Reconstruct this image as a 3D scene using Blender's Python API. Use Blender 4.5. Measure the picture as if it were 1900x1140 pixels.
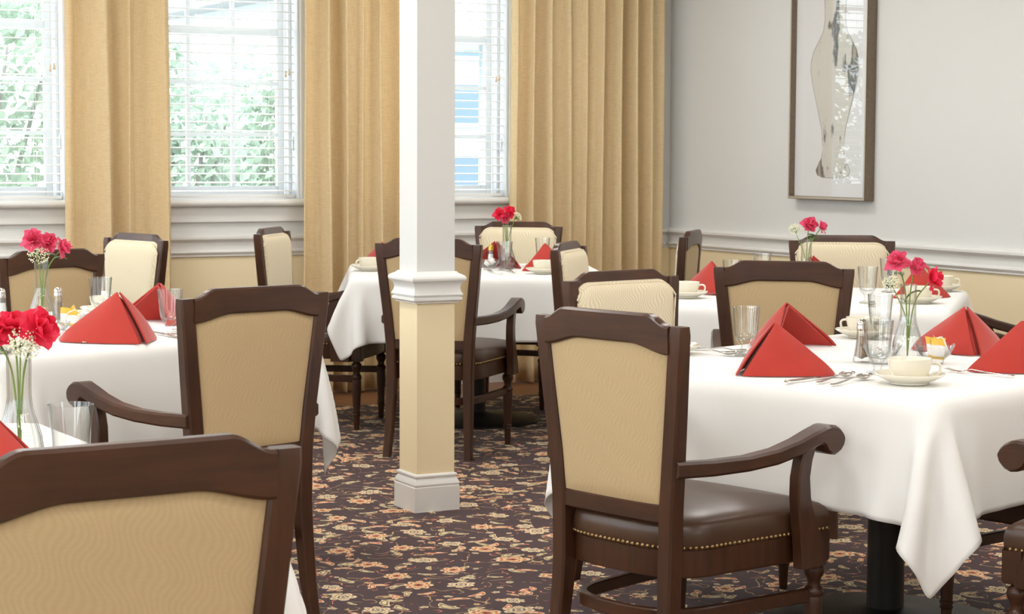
import bpy, bmesh, math, random
import numpy as np
from mathutils import Vector, Matrix
R = math.radians
PI = math.pi
for o in list(bpy.data.objects):
    bpy.data.objects.remove(o)
SC = bpy.context.scene
COL = SC.collection

# ------------------------------------------------------------------ camera
PITCH, YAW, ROLL, CAM_H = R(4.455), R(27.777), R(.2514), 1.315
fw = Vector((math.sin(YAW) * math.cos(PITCH), math.cos(YAW) * math.cos(PITCH), -math.sin(PITCH)))
r0 = Vector((math.cos(YAW), -math.sin(YAW), 0))
u0 = r0.cross(fw)
rt = math.cos(ROLL) * r0 + math.sin(ROLL) * u0
up = rt.cross(fw)
cam = bpy.data.cameras.new('camera')
cam.sensor_width = 36.0
cam.sensor_fit = 'HORIZONTAL'
cam.lens = 3625.0 / 1900.0 * 36.0
cam.clip_start = .05
cam.clip_end = 200
camo = bpy.data.objects.new('camera', cam)
COL.objects.link(camo)
m3 = Matrix((rt, up, -fw)).transposed()
camo.matrix_world = Matrix.Translation((0, 0, CAM_H)) @ m3.to_4x4()
cam.dof.use_dof = True
cam.dof.focus_distance = 5.4
cam.dof.aperture_fstop = 22
SC.camera = camo

# ------------------------------------------------------------------ sky, sun, exposure
SC.view_settings.view_transform = 'Standard'
SC.view_settings.look = 'None'
SC.view_settings.exposure = 0.0
SC.view_settings.gamma = 1.0
SC.view_settings.use_curve_mapping = False
world = bpy.data.worlds.new('sky')
SC.world = world
world.use_nodes = True
bg = world.node_tree.nodes['Background']
bg.inputs['Color'].default_value = (.86, .94, 1.0, 1)
bg.inputs['Strength'].default_value = 5.6
sun = bpy.data.lights.new('sun', 'SUN')
sun.energy = 1.6
sun.angle = R(1.5)
sun.color = (1, .95, .86)
suno = bpy.data.objects.new('sun', sun)
COL.objects.link(suno)
suno.rotation_euler = (R(38), R(-14), 0)      # high, from behind the building: lights the garden, not the room
CEIL_Z = 2.95
FILL_POWER = 20.5

# ------------------------------------------------------------------ material helpers
def lin(c):
    return tuple(((v / 255) / 12.92 if v / 255 <= .04045 else ((v / 255 + .055) / 1.055) ** 2.4) for v in c) + (1,)

class NT:
    def __init__(s, name):
        s.m = bpy.data.materials.new(name)
        s.m.use_nodes = True
        s.t = s.m.node_tree
        s.b = s.t.nodes['Principled BSDF']
        s.out = s.t.nodes['Material Output']
    def n(s, typ, **kw):
        nd = s.t.nodes.new(typ)
        for k, v in kw.items():
            if k.startswith('i_'):
                key = k[2:]
                key = int(key) if key.isdigit() else key.replace('_', ' ')
                nd.inputs[key].default_value = v
            else:
                setattr(nd, k, v)
        return nd
    def l(s, a, b):
        s.t.links.new(a, b)
        return s
    def math(s, op, a, b=None, c=None):
        nd = s.t.nodes.new('ShaderNodeMath')
        nd.operation = op
        for i, v in enumerate((a, b, c)):
            if v is None:
                continue
            if isinstance(v, (int, float)):
                nd.inputs[i].default_value = v
            else:
                s.t.links.new(v, nd.inputs[i])
        return nd.outputs[0]
    def mix(s, fac, a, b):
        nd = s.t.nodes.new('ShaderNodeMix')
        nd.data_type = 'RGBA'
        if isinstance(fac, (int, float)):
            nd.inputs[0].default_value = fac
        else:
            s.t.links.new(fac, nd.inputs[0])
        for i, v in ((6, a), (7, b)):
            if isinstance(v, tuple):
                nd.inputs[i].default_value = v
            else:
                s.t.links.new(v, nd.inputs[i])
        return nd.outputs[2]
    def coord(s, kind='Object', scale=(1, 1, 1)):
        tc = s.t.nodes.new('ShaderNodeTexCoord')
        mp = s.t.nodes.new('ShaderNodeMapping')
        mp.inputs['Scale'].default_value = scale
        s.t.links.new(tc.outputs[kind], mp.inputs['Vector'])
        return mp.outputs[0]
    def geo(s, scale=(1, 1, 1)):
        g = s.t.nodes.new('ShaderNodeNewGeometry')
        mp = s.t.nodes.new('ShaderNodeMapping')
        mp.inputs['Scale'].default_value = scale
        s.t.links.new(g.outputs['Position'], mp.inputs['Vector'])
        return mp.outputs[0]
    def noise(s, vec, scale, detail=2.0, rough=.5):
        nd = s.n('ShaderNodeTexNoise')
        nd.inputs['Scale'].default_value = scale
        nd.inputs['Detail'].default_value = detail
        nd.inputs['Roughness'].default_value = rough
        s.l(vec, nd.inputs['Vector'])
        return nd.outputs['Fac']
    def ramp(s, fac, stops):
        nd = s.n('ShaderNodeValToRGB')
        e = nd.color_ramp.elements
        while len(e) < len(stops):
            e.new(.5)
        for el, (p, c) in zip(e, stops):
            el.position = p
            el.color = c
        s.l(fac, nd.inputs[0])
        return nd.outputs[0]
    def bump(s, h, strength=.3, dist=.002):
        nd = s.n('ShaderNodeBump')
        nd.inputs['Strength'].default_value = strength
        nd.inputs['Distance'].default_value = dist
        s.l(h, nd.inputs['Height'])
        s.l(nd.outputs[0], s.b.inputs['Normal'])
    def base(s, c, rough=.5, metal=0, spec=.5, coat=0):
        if isinstance(c, tuple):
            s.b.inputs['Base Color'].default_value = c
        else:
            s.l(c, s.b.inputs['Base Color'])
        s.b.inputs['Roughness'].default_value = rough
        s.b.inputs['Metallic'].default_value = metal
        s.b.inputs['Specular IOR Level'].default_value = spec
        s.b.inputs['Coat Weight'].default_value = coat
        return s

M = {}
def plain(name, rgb, rough=.5, metal=0, spec=.5, coat=0, var=.04, scale=14):
    t = NT(name)
    c = lin(rgb)
    v = t.noise(t.coord('Object'), scale, 3)
    lo = tuple(x * (1 - var) for x in c[:3]) + (1,)
    hi = tuple(min(1, x * (1 + var)) for x in c[:3]) + (1,)
    t.base(t.mix(v, lo, hi), rough, metal, spec, coat)
    M[name] = t.m
    return t

plain('wall_white', (226, 226, 223), .75, spec=.2, var=.015, scale=2)
plain('wall_cream', (248, 231, 192), .75, spec=.2, var=.02, scale=2)
plain('trim_white', (235, 234, 230), .42, spec=.4, var=.012, scale=5)
plain('ceiling_white', (238, 236, 230), .9, spec=.1)
plain('vinyl_white', (236, 238, 240), .4, spec=.4, var=.01)
plain('blind_white', (240, 240, 238), .45, spec=.4, var=.01)
plain('tassel', (226, 208, 176), .5)
plain('china', (238, 232, 214), .16, spec=.6, coat=.4, var=.01)
plain('steel', (215, 212, 205), .16, metal=1, var=.03)
plain('brass', (150, 126, 88), .32, metal=1, var=.06)
plain('gold_cap', (214, 180, 90), .25, metal=1)
plain('black_metal', (26, 25, 25), .45, spec=.4, var=.1)
plain('pepper', (150, 120, 88), .9, var=.45, scale=700)
plain('salt', (240, 238, 232), .9, var=.05, scale=500)
plain('paper_white', (244, 242, 238), .6, spec=.3, var=.02)
plain('packet_yellow', (240, 196, 78), .5, var=.05)
plain('packet_red', (206, 60, 52), .5)
plain('stem_green', (112, 146, 52), .5, var=.15)
plain('leaf_green', (74, 110, 52), .45, var=.25, scale=30)
plain('lace_white', (238, 236, 208), .7, var=.05)
plain('print_paper', (232, 232, 232), .6, var=.01)
plain('ground_pale', (196, 200, 186), .9, var=.2, scale=1.5)
plain('house_white', (176, 182, 190), .7, var=.02)
plain('house_glass', (92, 112, 130), .3, spec=.5)
plain('branch_grey', (128, 128, 120), .9, var=.2)
plain('roof_grey', (150, 150, 155), .8, var=.1)

# dark stained wood, grain along each member
def wood(name, sc):
    t = NT(name)
    g1 = t.noise(t.coord('Object', sc), 1.0, 4, .6)
    g2 = t.noise(t.coord('Object'), 6, 3)
    t.base(t.mix(t.math('MULTIPLY', g1, g2), lin((42, 23, 15)), lin((108, 66, 39))), .36, spec=.4, coat=.12)
    t.b.inputs['Coat Roughness'].default_value = .22
    t.bump(g1, .05, .0005)
    M[name] = t.m
wood('dark_wood', (60, 60, 5))
wood('dark_wood_across', (5, 70, 60))
wood('dark_wood_along', (60, 5, 60))

# floor boards beyond the carpet
t = NT('floor_wood')
v = t.geo((1.2, 14, 1))
g = t.noise(v, 2.4, 5, .6)
t.base(t.mix(g, lin((92, 58, 36)), lin((152, 104, 68))), .35, spec=.5)
M['floor_wood'] = t.m

# woven back fabrics with an embossed wave figure
def wavy(name, c_lo, c_hi, c_thread, amount, bumps):
    t = NT(name)
    tc = t.n('ShaderNodeTexCoord')
    sp = t.n('ShaderNodeSeparateXYZ')
    t.l(tc.outputs['Object'], sp.inputs[0])
    x, z = sp.outputs[0], sp.outputs[2]
    ph = t.math('SINE', t.math('ADD', t.math('MULTIPLY', z, 2 * PI / .075), t.math('MULTIPLY', x, 46)))
    ph2 = t.math('SINE', t.math('ADD', t.math('MULTIPLY', z, 2 * PI / .13), t.math('MULTIPLY', x, -21)))
    off = t.math('ADD', t.math('MULTIPLY', ph, .0075), t.math('MULTIPLY', ph2, .006))
    s = t.math('SINE', t.math('MULTIPLY', t.math('ADD', x, off), 2 * PI / .0105))
    s = t.math('MULTIPLY_ADD', s, .5, .5)
    thread = t.noise(t.coord('Object', (90, 90, 900)), 1.0, 3, .7)
    weave = t.noise(t.coord('Object', (700, 700, 700)), 1.0, 2, .6)
    c = t.mix(s, lin(c_lo), lin(c_hi))
    c = t.mix(t.math('MULTIPLY', thread, amount), c, lin(c_thread))
    t.base(c, .85, spec=.2)
    t.b.inputs['Sheen Weight'].default_value = .15
    t.bump(t.math('ADD', t.math('MULTIPLY', s, .8), t.math('MULTIPLY', weave, .6)), bumps, .0018)
    M[name] = t.m
wavy('fabric_rear', (194, 170, 131), (199, 176, 137), (176, 146, 100), .55, .11)
wavy('fabric_front', (222, 206, 172), (240, 230, 206), (220, 200, 160), .3, .2)

t = NT('leather')
v = t.noise(t.coord('Object'), 160, 3)
b2 = t.noise(t.coord('Object'), 9, 2)
t.base(t.mix(b2, lin((58, 38, 26)), lin((84, 58, 40))), .34, spec=.5)
t.bump(v, .12, .0008)
M['leather'] = t.m

t = NT('linen_white')
v = t.noise(t.coord('Object', (420, 420, 420)), 1, 2)
t.base(lin((243, 242, 239)), .8, spec=.2)
t.bump(v, .06, .0006)
t.b.inputs['Sheen Weight'].default_value = .1
M['linen_white'] = t.m

t = NT('napkin_red')
v = t.noise(t.coord('Object', (600, 600, 600)), 1, 2)
w = t.noise(t.coord('Object'), 18, 2)
t.base(t.mix(w, lin((172, 48, 38)), lin((186, 58, 46))), .75, spec=.25)
t.b.inputs['Sheen Weight'].default_value = .25
t.bump(v, .08, .0006)
M['napkin_red'] = t.m

t = NT('curtain_gold')
warp = t.noise(t.coord('Object', (26, 26, 420)), 1, 3, .65)
weft = t.noise(t.coord('Object', (520, 520, 14)), 1, 3, .65)
f = t.math('ADD', t.math('MULTIPLY', warp, .55), t.math('MULTIPLY', weft, .45))
c = t.ramp(f, [(.3, lin((226, 198, 150))), (.55, lin((246, 225, 182))), (.75, lin((252, 237, 204)))])
t.base(c, .85, spec=.15)
t.bump(f, .25, .001)
tr = t.n('ShaderNodeBsdfTranslucent')
t.l(c, tr.inputs['Color'])
mx = t.n('ShaderNodeMixShader')
mx.inputs[0].default_value = .25
t.l(t.b.outputs[0], mx.inputs[1]).l(tr.outputs[0], mx.inputs[2]).l(mx.outputs[0], t.out.inputs[0])
M['curtain_gold'] = t.m

def petal_mat(name, a, b):
    t = NT(name)
    sp = t.n('ShaderNodeSeparateXYZ')
    t.l(t.coord('Generated'), sp.inputs[0])
    v = t.noise(t.coord('Object', (260, 260, 40)), 1, 2)
    t.base(t.mix(v, lin(a), lin(b)), .5, spec=.3)
    tr = t.n('ShaderNodeBsdfTranslucent')
    tr.inputs['Color'].default_value = lin(b)
    mx = t.n('ShaderNodeMixShader')
    mx.inputs[0].default_value = .3
    t.l(t.b.outputs[0], mx.inputs[1]).l(tr.outputs[0], mx.inputs[2]).l(mx.outputs[0], t.out.inputs[0])
    M[name] = t.m
petal_mat('petal_red', (226, 30, 72), (244, 66, 96))
petal_mat('petal_pink', (222, 58, 108), (240, 110, 140))

def leaf_out(name, a, b):
    t = NT(name)
    v = t.noise(t.geo((1, 1, 1)), 3, 4)
    c = t.mix(v, lin(a), lin(b))
    t.base(c, .8, spec=.05)
    tr = t.n('ShaderNodeBsdfTranslucent')
    t.l(c, tr.inputs['Color'])
    mx = t.n('ShaderNodeMixShader')
    mx.inputs[0].default_value = .4
    t.l(t.b.outputs[0], mx.inputs[1]).l(tr.outputs[0], mx.inputs[2]).l(mx.outputs[0], t.out.inputs[0])
    M[name] = t.m
leaf_out('garden_leaf', (144, 160, 144), (170, 184, 166))
leaf_out('garden_leaf_pale', (154, 170, 156), (182, 195, 180))

# drinking glass (real two-sided walls) and thin panes
t = NT('glass')
lw = t.n('ShaderNodeLayerWeight', i_Blend=.5)
p5 = t.math('POWER', lw.outputs['Facing'], 4)
fr = t.math('MULTIPLY_ADD', p5, .80, .075)
edge = t.math('POWER', lw.outputs['Facing'], 2.2)
tp = t.n('ShaderNodeBsdfTransparent')
t.l(t.mix(edge, (.985, .99, .985, 1), (.55, .57, .56, 1)), tp.inputs['Color'])
gl = t.n('ShaderNodeBsdfGlossy', i_Roughness=.01)
mx = t.n('ShaderNodeMixShader')
t.l(fr, mx.inputs[0]).l(tp.outputs[0], mx.inputs[1]).l(gl.outputs[0], mx.inputs[2]).l(mx.outputs[0], t.out.inputs[0])
M['glass'] = t.m
def pane_mat(name, f0, tint):
    t = NT(name)
    lw = t.n('ShaderNodeLayerWeight', i_Blend=.5)
    p5 = t.math('POWER', lw.outputs['Facing'], 5)
    fr = t.math('MULTIPLY_ADD', p5, 1 - f0, f0)
    tp = t.n('ShaderNodeBsdfTransparent', i_Color=tint)
    gl = t.n('ShaderNodeBsdfGlossy', i_Roughness=.0)
    mx = t.n('ShaderNodeMixShader')
    t.l(fr, mx.inputs[0]).l(tp.outputs[0], mx.inputs[1]).l(gl.outputs[0], mx.inputs[2]).l(mx.outputs[0], t.out.inputs[0])
    M[name] = t.m
pane_mat('pane', .05, (.97, .99, 1, 1))
pane_mat('picture_glass', .09, (1, 1, 1, 1))

t = NT('frame_bronze')
v = t.noise(t.coord('Object', (1, 1, 1)), 60, 4)
t.base(t.mix(v, lin((104, 90, 76)), lin((140, 124, 106))), .45, metal=.35)
M['frame_bronze'] = t.m
plain('frame_silver', (206, 196, 182), .3, metal=.7)

# vase print: pale glass body with grey and brown marbling
t = NT('print_vase')
v = t.coord('Object', (1, 3.2, 1.2))
n1 = t.noise(v, 5.2, 6, .62)
n2 = t.noise(v, 2.1, 2, .5)
msk = t.math('MULTIPLY', n1, n2)
c = t.ramp(msk, [(.0, lin((222, 220, 210))), (.26, lin((214, 211, 202))), (.29, lin((120, 118, 118))), (.33, lin((92, 92, 96))), (.4, lin((176, 164, 144)))])
t.base(c, .6)
M['print_vase'] = t.m
plain('print_line', (150, 148, 142), .6)

# ---------------------------------------------------------------- patterned carpet
t = NT('carpet')
pos = t.geo((1, 1, 0))
pn = t.noise(pos, 420, 2)
wob = t.n('ShaderNodeTexNoise', i_Scale=9.0, i_Detail=1.0)
t.l(pos, wob.inputs['Vector'])
wv = t.n('ShaderNodeVectorMath', operation='SUBTRACT')
wv.inputs[1].default_value = (.5, .5, .5)
t.l(wob.outputs['Color'], wv.inputs[0])
ws = t.n('ShaderNodeVectorMath', operation='SCALE')
ws.inputs['Scale'].default_value = .05
t.l(wv.outputs[0], ws.inputs[0])
wp = t.n('ShaderNodeVectorMath', operation='ADD')
t.l(pos, wp.inputs[0]).l(ws.outputs[0], wp.inputs[1])
DARK, DARK2 = lin((70, 52, 54)), lin((84, 64, 66))
CREAM, TAN, RUST, RED, OLIVE = lin((236, 214, 178)), lin((192, 160, 116)), lin((208, 104, 72)), lin((190, 70, 52)), lin((152, 136, 88))
col = t.mix(pn, DARK, DARK2)
def lt(a, b):
    return t.math('LESS_THAN', a, b)
def AND(a, b):
    return t.math('MULTIPLY', a, b)
# scrolling vines: thin iso-lines of a warped field
vn = t.n('ShaderNodeTexNoise', i_Scale=7.5, i_Detail=1.5)
t.l(wp.outputs[0], vn.inputs['Vector'])
iso = t.math('ABSOLUTE', t.math('SUBTRACT', vn.outputs['Fac'], .5))
gap = t.noise(pos, 16, 1)
col = t.mix(AND(lt(iso, .0055), t.math('GREATER_THAN', gap, .44)), col, TAN)
vn2 = t.n('ShaderNodeTexNoise', i_Scale=10.5, i_Detail=1.0)
t.l(wp.outputs[0], vn2.inputs['Vector'])
iso2 = t.math('ABSOLUTE', t.math('SUBTRACT', vn2.outputs['Fac'], .44))
g2 = t.noise(pos, 23, 1)
m2 = AND(lt(iso2, .011), t.math('GREATER_THAN', g2, .54))
col = t.mix(m2, col, RUST)
col = t.mix(AND(lt(iso2, .003), t.math('GREATER_THAN', g2, .57)), col, CREAM)
def motif(col, vscale, shift, R0, rnd, kind, keep):
    mp = t.n('ShaderNodeMapping')
    mp.inputs['Location'].default_value = shift
    t.l(pos, mp.inputs['Vector'])
    vo = t.n('ShaderNodeTexVoronoi', voronoi_dimensions='2D')
    vo.inputs['Scale'].default_value = vscale
    vo.inputs['Randomness'].default_value = rnd
    t.l(mp.outputs[0], vo.inputs['Vector'])
    sb = t.n('ShaderNodeVectorMath', operation='SUBTRACT')
    t.l(mp.outputs[0], sb.inputs[0]).l(vo.outputs['Position'], sb.inputs[1])
    sp = t.n('ShaderNodeSeparateXYZ')
    t.l(sb.outputs[0], sp.inputs[0])
    sc = t.n('ShaderNodeSeparateColor')
    t.l(vo.outputs['Color'], sc.inputs[0])
    rot = t.math('MULTIPLY', sc.outputs[0], 6.283)
    cs, sn = t.math('COSINE', rot), t.math('SINE', rot)
    x = t.math('ADD', AND(sp.outputs[0], cs), AND(sp.outputs[1], sn))
    y = t.math('SUBTRACT', AND(sp.outputs[1], cs), AND(sp.outputs[0], sn))
    if kind == 'leaf':
        y = t.math('ADD', t.math('MULTIPLY', y, 2.9), t.math('MULTIPLY', AND(x, x), 26))
    else:
        y = t.math('MULTIPLY', y, 1.25)
    r = t.math('SQRT', t.math('ADD', AND(x, x), AND(y, y)))
    th = t.math('ARCTAN2', y, x)
    size = t.math('MULTIPLY_ADD', sc.outputs[1], .45, .75)
    rr = t.math('DIVIDE', r, t.math('MULTIPLY', size, R0))
    if kind == 'flower':
        npet = t.math('ADD', t.math('FLOOR', t.math('MULTIPLY', sc.outputs[2], 4)), 5)
        lobe = t.math('ABSOLUTE', t.math('COSINE', t.math('MULTIPLY', t.math('MULTIPLY', th, npet), .5)))
        edge = t.math('MULTIPLY_ADD', lobe, .34, .66)
        rr = t.math('DIVIDE', rr, edge)
    on = lt(sc.outputs[2], keep)
    red = t.math('GREATER_THAN', sc.outputs[0], .52)
    outer = t.mix(red, CREAM, lin((236, 210, 164)))
    ring = t.mix(red, TAN, RUST)
    if kind == 'leaf':
        ring = t.mix(red, OLIVE, RUST)
    def put(c, lim, colr):
        return t.mix(AND(lt(rr, lim), on), c, colr)
    col = put(col, 1.0, outer)
    col = put(col, .80, ring)
    if kind == 'flower':
        col = put(col, .62, outer)
        col = put(col, .44, t.mix(red, DARK, TAN))
        col = put(col, .30, t.mix(red, CREAM, RED))
        col = put(col, .14, DARK)
    else:
        col = put(col, .42, CREAM)
    return col
col = motif(col, 8.0, (3.1, 1.7, 0), .038, .9, 'leaf', .62)
col = motif(col, 9.5, (7.3, 4.4, 0), .030, 1.0, 'leaf', .5)
col = motif(col, 11.0, (1.9, 8.2, 0), .015, 1.0, 'flower', .55)
col = motif(col, 5.0, (0, 0, 0), .050, .62, 'flower', .95)
t.base(col, .95, spec=.1)
t.b.inputs['Sheen Weight'].default_value = .1
t.bump(pn, .3, .003)
M['carpet'] = t.m

# ------------------------------------------------------------------ mesh helpers
def tag(o, label=None, cat=None, group=None, kind=None):
    if label: o['label'] = label
    if cat: o['category'] = cat
    if group: o['group'] = group
    if kind: o['kind'] = kind
    return o

def obj(name, verts, faces, mat, parent=None, smooth=False, auto=None):
    me = bpy.data.meshes.new(name)
    me.from_pydata([tuple(v) for v in verts], [], faces)
    me.validate()
    bm = bmesh.new()
    bm.from_mesh(me)
    bmesh.ops.recalc_face_normals(bm, faces=bm.faces)
    bm.to_mesh(me)
    bm.free()
    if isinstance(mat, str):
        mat = M[mat]
    me.materials.append(mat)
    if smooth:
        me.polygons.foreach_set('use_smooth', [True] * len(me.polygons))
        if auto:
            me.set_sharp_from_angle(angle=R(auto))
    o = bpy.data.objects.new(name, me)
    COL.objects.link(o)
    if parent:
        o.parent = parent
    return o

def empty(name, loc=(0, 0, 0), rz=0):
    o = bpy.data.objects.new(name, None)
    o.empty_display_size = .05
    COL.objects.link(o)
    o.location = loc
    o.rotation_euler = (0, 0, rz)
    return o

KIDS = {}
def copy_tree(o, parent=None):
    c = o.copy()
    COL.objects.link(c)
    c.parent = parent
    for ch in o.children:
        copy_tree(ch, c)
    return c

class G:
    """collects simple shapes into one vertex / face list"""
    def __init__(s):
        s.v, s.f = [], []
    def add(s, v, f):
        k = len(s.v)
        s.v += [tuple(p) for p in v]
        s.f += [tuple(i + k for i in q) for q in f]
        return s
    def box(s, x0, x1, y0, y1, z0, z1, bev=0):
        if bev <= 0:
            v = [(x0, y0, z0), (x1, y0, z0), (x1, y1, z0), (x0, y1, z0), (x0, y0, z1), (x1, y0, z1), (x1, y1, z1), (x0, y1, z1)]
            f = [(0, 3, 2, 1), (4, 5, 6, 7), (0, 1, 5, 4), (1, 2, 6, 5), (2, 3, 7, 6), (3, 0, 4, 7)]
            return s.add(v, f)
        bm = bmesh.new()
        bmesh.ops.create_cube(bm, size=1)
        for q in bm.verts:
            q.co = Vector(((x0 + x1) / 2 + q.co.x * (x1 - x0), (y0 + y1) / 2 + q.co.y * (y1 - y0), (z0 + z1) / 2 + q.co.z * (z1 - z0)))
        bmesh.ops.bevel(bm, geom=bm.edges[:], offset=bev, segments=2, affect='EDGES')
        bm.verts.index_update()
        s.add([q.co for q in bm.verts], [[q.index for q in f.verts] for f in bm.faces])
        bm.free()
        return s
    def lathe(s, prof, seg=24, cx=0, cy=0, rot=None, close=False, mod=None):
        k = len(prof)
        v, f = [], []
        for j in range(seg):
            a = 2 * PI * j / seg
            for i, (r, z) in enumerate(prof):
                rr = r * (mod(a, z) if mod else 1)
                v.append((cx + rr * math.cos(a), cy + rr * math.sin(a), z))
        for j in range(seg):
            j2 = (j + 1) % seg
            for i in range(k - 1 + (1 if close else 0)):
                i2 = (i + 1) % k
                f.append((j * k + i, j2 * k + i, j2 * k + i2, j * k + i2))
        if not close:
            for i in (0, k - 1):
                if prof[i][0] > 1e-6:
                    f.append(tuple(j * k + i for j in range(seg)))
        return s.add(v, f)
    def loft(s, rings, caps=True):
        n = len(rings[0])
        v = [p for r_ in rings for p in r_]
        f = []
        for i in range(len(rings) - 1):
            for j in range(n):
                j2 = (j + 1) % n
                f.append((i * n + j, i * n + j2, (i + 1) * n + j2, (i + 1) * n + j))
        if caps:
            f.append(tuple(range(n)))
            f.append(tuple((len(rings) - 1) * n + j for j in range(n)))
        return s.add(v, f)
    def tube(s, pts, rad, seg=8, caps=True):
        pts = [Vector(p) for p in pts]
        rings = []
        ref = Vector((0, 0, 1))
        d0 = (pts[1] - pts[0]).normalized()
        if abs(d0.dot(ref)) > .9:
            ref = Vector((1, 0, 0))
        for i, p in enumerate(pts):
            d = (pts[min(i + 1, len(pts) - 1)] - pts[max(i - 1, 0)]).normalized()
            a = d.cross(ref).normalized()
            b = d.cross(a).normalized()
            r_ = rad[i] if isinstance(rad, (list, tuple)) else rad
            rings.append([p + (a * math.cos(2 * PI * k / seg) + b * math.sin(2 * PI * k / seg)) * r_ for k in range(seg)])
        return s.loft(rings, caps)
    def build(s, name, mat, parent=None, smooth=False, auto=None):
        return obj(name, s.v, s.f, mat, parent, smooth, auto)

def crect(hx, hy, c):
    """chamfered rectangle, counter-clockwise"""
    return [(hx, -hy + c), (hx, hy - c), (hx - c, hy), (-hx + c, hy), (-hx, hy - c), (-hx, -hy + c), (-hx + c, -hy), (hx - c, -hy)]
def lerp(a, b, t): return a + (b - a) * t
def interp(x, xs, ys):
    return float(np.interp(x, xs, ys))
def sstep(t):
    t = max(0, min(1, t))
    return t * t * (3 - 2 * t)
def spline(pts, n):
    """Catmull-Rom through points"""
    P = [Vector(p) for p in pts]
    P = [2 * P[0] - P[1]] + P + [2 * P[-1] - P[-2]]
    out = []
    for i in range(1, len(P) - 2):
        for k in range(n):
            t_ = k / n
            a, b, c, d = P[i - 1], P[i], P[i + 1], P[i + 2]
            out.append(.5 * ((2 * b) + (c - a) * t_ + (2 * a - 5 * b + 4 * c - d) * t_ ** 2 + (3 * b - a - 3 * c + d) * t_ ** 3))
    out.append(P[-2])
    return out

# ------------------------------------------------------------------ room shell
X0, X1, Y0, YW = -2.4, 6.35, -2.4, 10.02
WT = .24                                  # wall thickness
RAIL_Z0, RAIL_Z1 = .762, .882
PITCHX, WIN_W = 1.287, .90
WIN_R = [2.675 + PITCHX * k for k in range(-3, 3)]
SILL_Z, HEAD_Z = 1.072, 2.62

tag(G().box(X0 - .3, X1 + .3, Y0 - .3, YW + WT, -.12, 0).build('floor', 'floor_wood'), kind='structure')
tag(G().box(X0, X1, Y0, 9.335, 0, .008).build('carpet', 'carpet'), 'dark brown patterned carpet with cream and rust flowers covering the dining room floor', 'carpet')
tag(G().box(X0 - .3, X1 + .3, Y0 - .3, YW + WT, CEIL_Z, CEIL_Z + .1).build('ceiling', 'ceiling_white'), kind='structure')

def wall_with_dado(name, upper, lower):
    o = upper.build(name, 'wall_white')
    tag(o, kind='structure')
    lower.build('dado', 'wall_cream', o)
    return o
# right wall
wall_with_dado('wall_right', G().box(X1, X1 + .2, Y0, YW + WT, RAIL_Z0, CEIL_Z), G().box(X1, X1 + .2, Y0, YW + WT, 0, RAIL_Z0))
# left wall and the wall behind the camera, with windows added for fill light
OZ0, OZ1 = .95, 2.62
LEFT_FILL_WIN = [(-1.7, -.1), (.6, 2.2), (2.9, 4.5), (5.2, 6.8), (7.5, 9.1)]
FRONT_FILL_WIN = [(3.6, 4.6)]
def side_wall(name, wins, along_y):
    lo, hi = (Y0, YW + WT) if along_y else (X0, X1)
    def bx(g_, a_, b_, z0_, z1_):
        if along_y:
            g_.box(X0 - .2, X0, a_, b_, z0_, z1_)
        else:
            g_.box(a_, b_, Y0 - .2, Y0, z0_, z1_)
    g_ = G()
    bx(g_, lo, hi, RAIL_Z0, OZ0)
    bx(g_, lo, hi, OZ1, CEIL_Z)
    e0 = lo
    for a_, b_ in wins:
        bx(g_, e0, a_, OZ0, OZ1)
        e0 = b_
    bx(g_, e0, hi, OZ0, OZ1)
    d_ = G()
    bx(d_, lo, hi, 0, RAIL_Z0)
    wall_with_dado(name, g_, d_)
side_wall('wall_left', LEFT_FILL_WIN, True)
side_wall('wall_front', FRONT_FILL_WIN, False)
wn_ = 7
for along_y, wins in ((True, LEFT_FILL_WIN), (False, FRONT_FILL_WIN)):
    for a_, b_ in wins:
        w = empty('window_%d' % wn_, (X0 - .1, (a_ + b_) / 2, OZ0) if along_y else ((a_ + b_) / 2, Y0 - .1, OZ0), R(90) if along_y else 0)  # unseen window, added to let in side and front daylight
        tag(w, kind='structure')
        wn_ += 1
        h_, H_ = (b_ - a_) / 2, OZ1 - OZ0
        for x0_, x1_, z0_, z1_ in ((-h_, -h_ + .05, 0, H_), (h_ - .05, h_, 0, H_), (-h_ + .05, h_ - .05, 0, .05), (-h_ + .05, h_ - .05, H_ - .05, H_), (-.02, .02, .05, H_ - .05)):
            G().box(x0_, x1_, -.03, .03, z0_, z1_, .004).build('sash_rail', 'vinyl_white', w)
        for x0_, x1_ in ((-h_ + .05, -.02), (.02, h_ - .05)):
            obj('pane', [(x0_, 0, .05), (x1_, 0, .05), (x1_, 0, H_ - .05), (x0_, 0, H_ - .05)], [(0, 1, 2, 3)], 'pane', w)
# back wall with window openings
g = G()
g.box(X0, X1, YW, YW + WT, RAIL_Z0, SILL_Z - .03)
g.box(X0, X1, YW, YW + WT, HEAD_Z, CEIL_Z)
xa = X0
for xr in WIN_R:
    g.box(xa, xr - WIN_W, YW, YW + WT, SILL_Z - .03, HEAD_Z)
    xa = xr
g.box(xa, X1, YW, YW + WT, SILL_Z - .03, HEAD_Z)
wall_with_dado('wall_back', g, G().box(X0, X1, YW, YW + WT, 0, RAIL_Z0))

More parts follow.
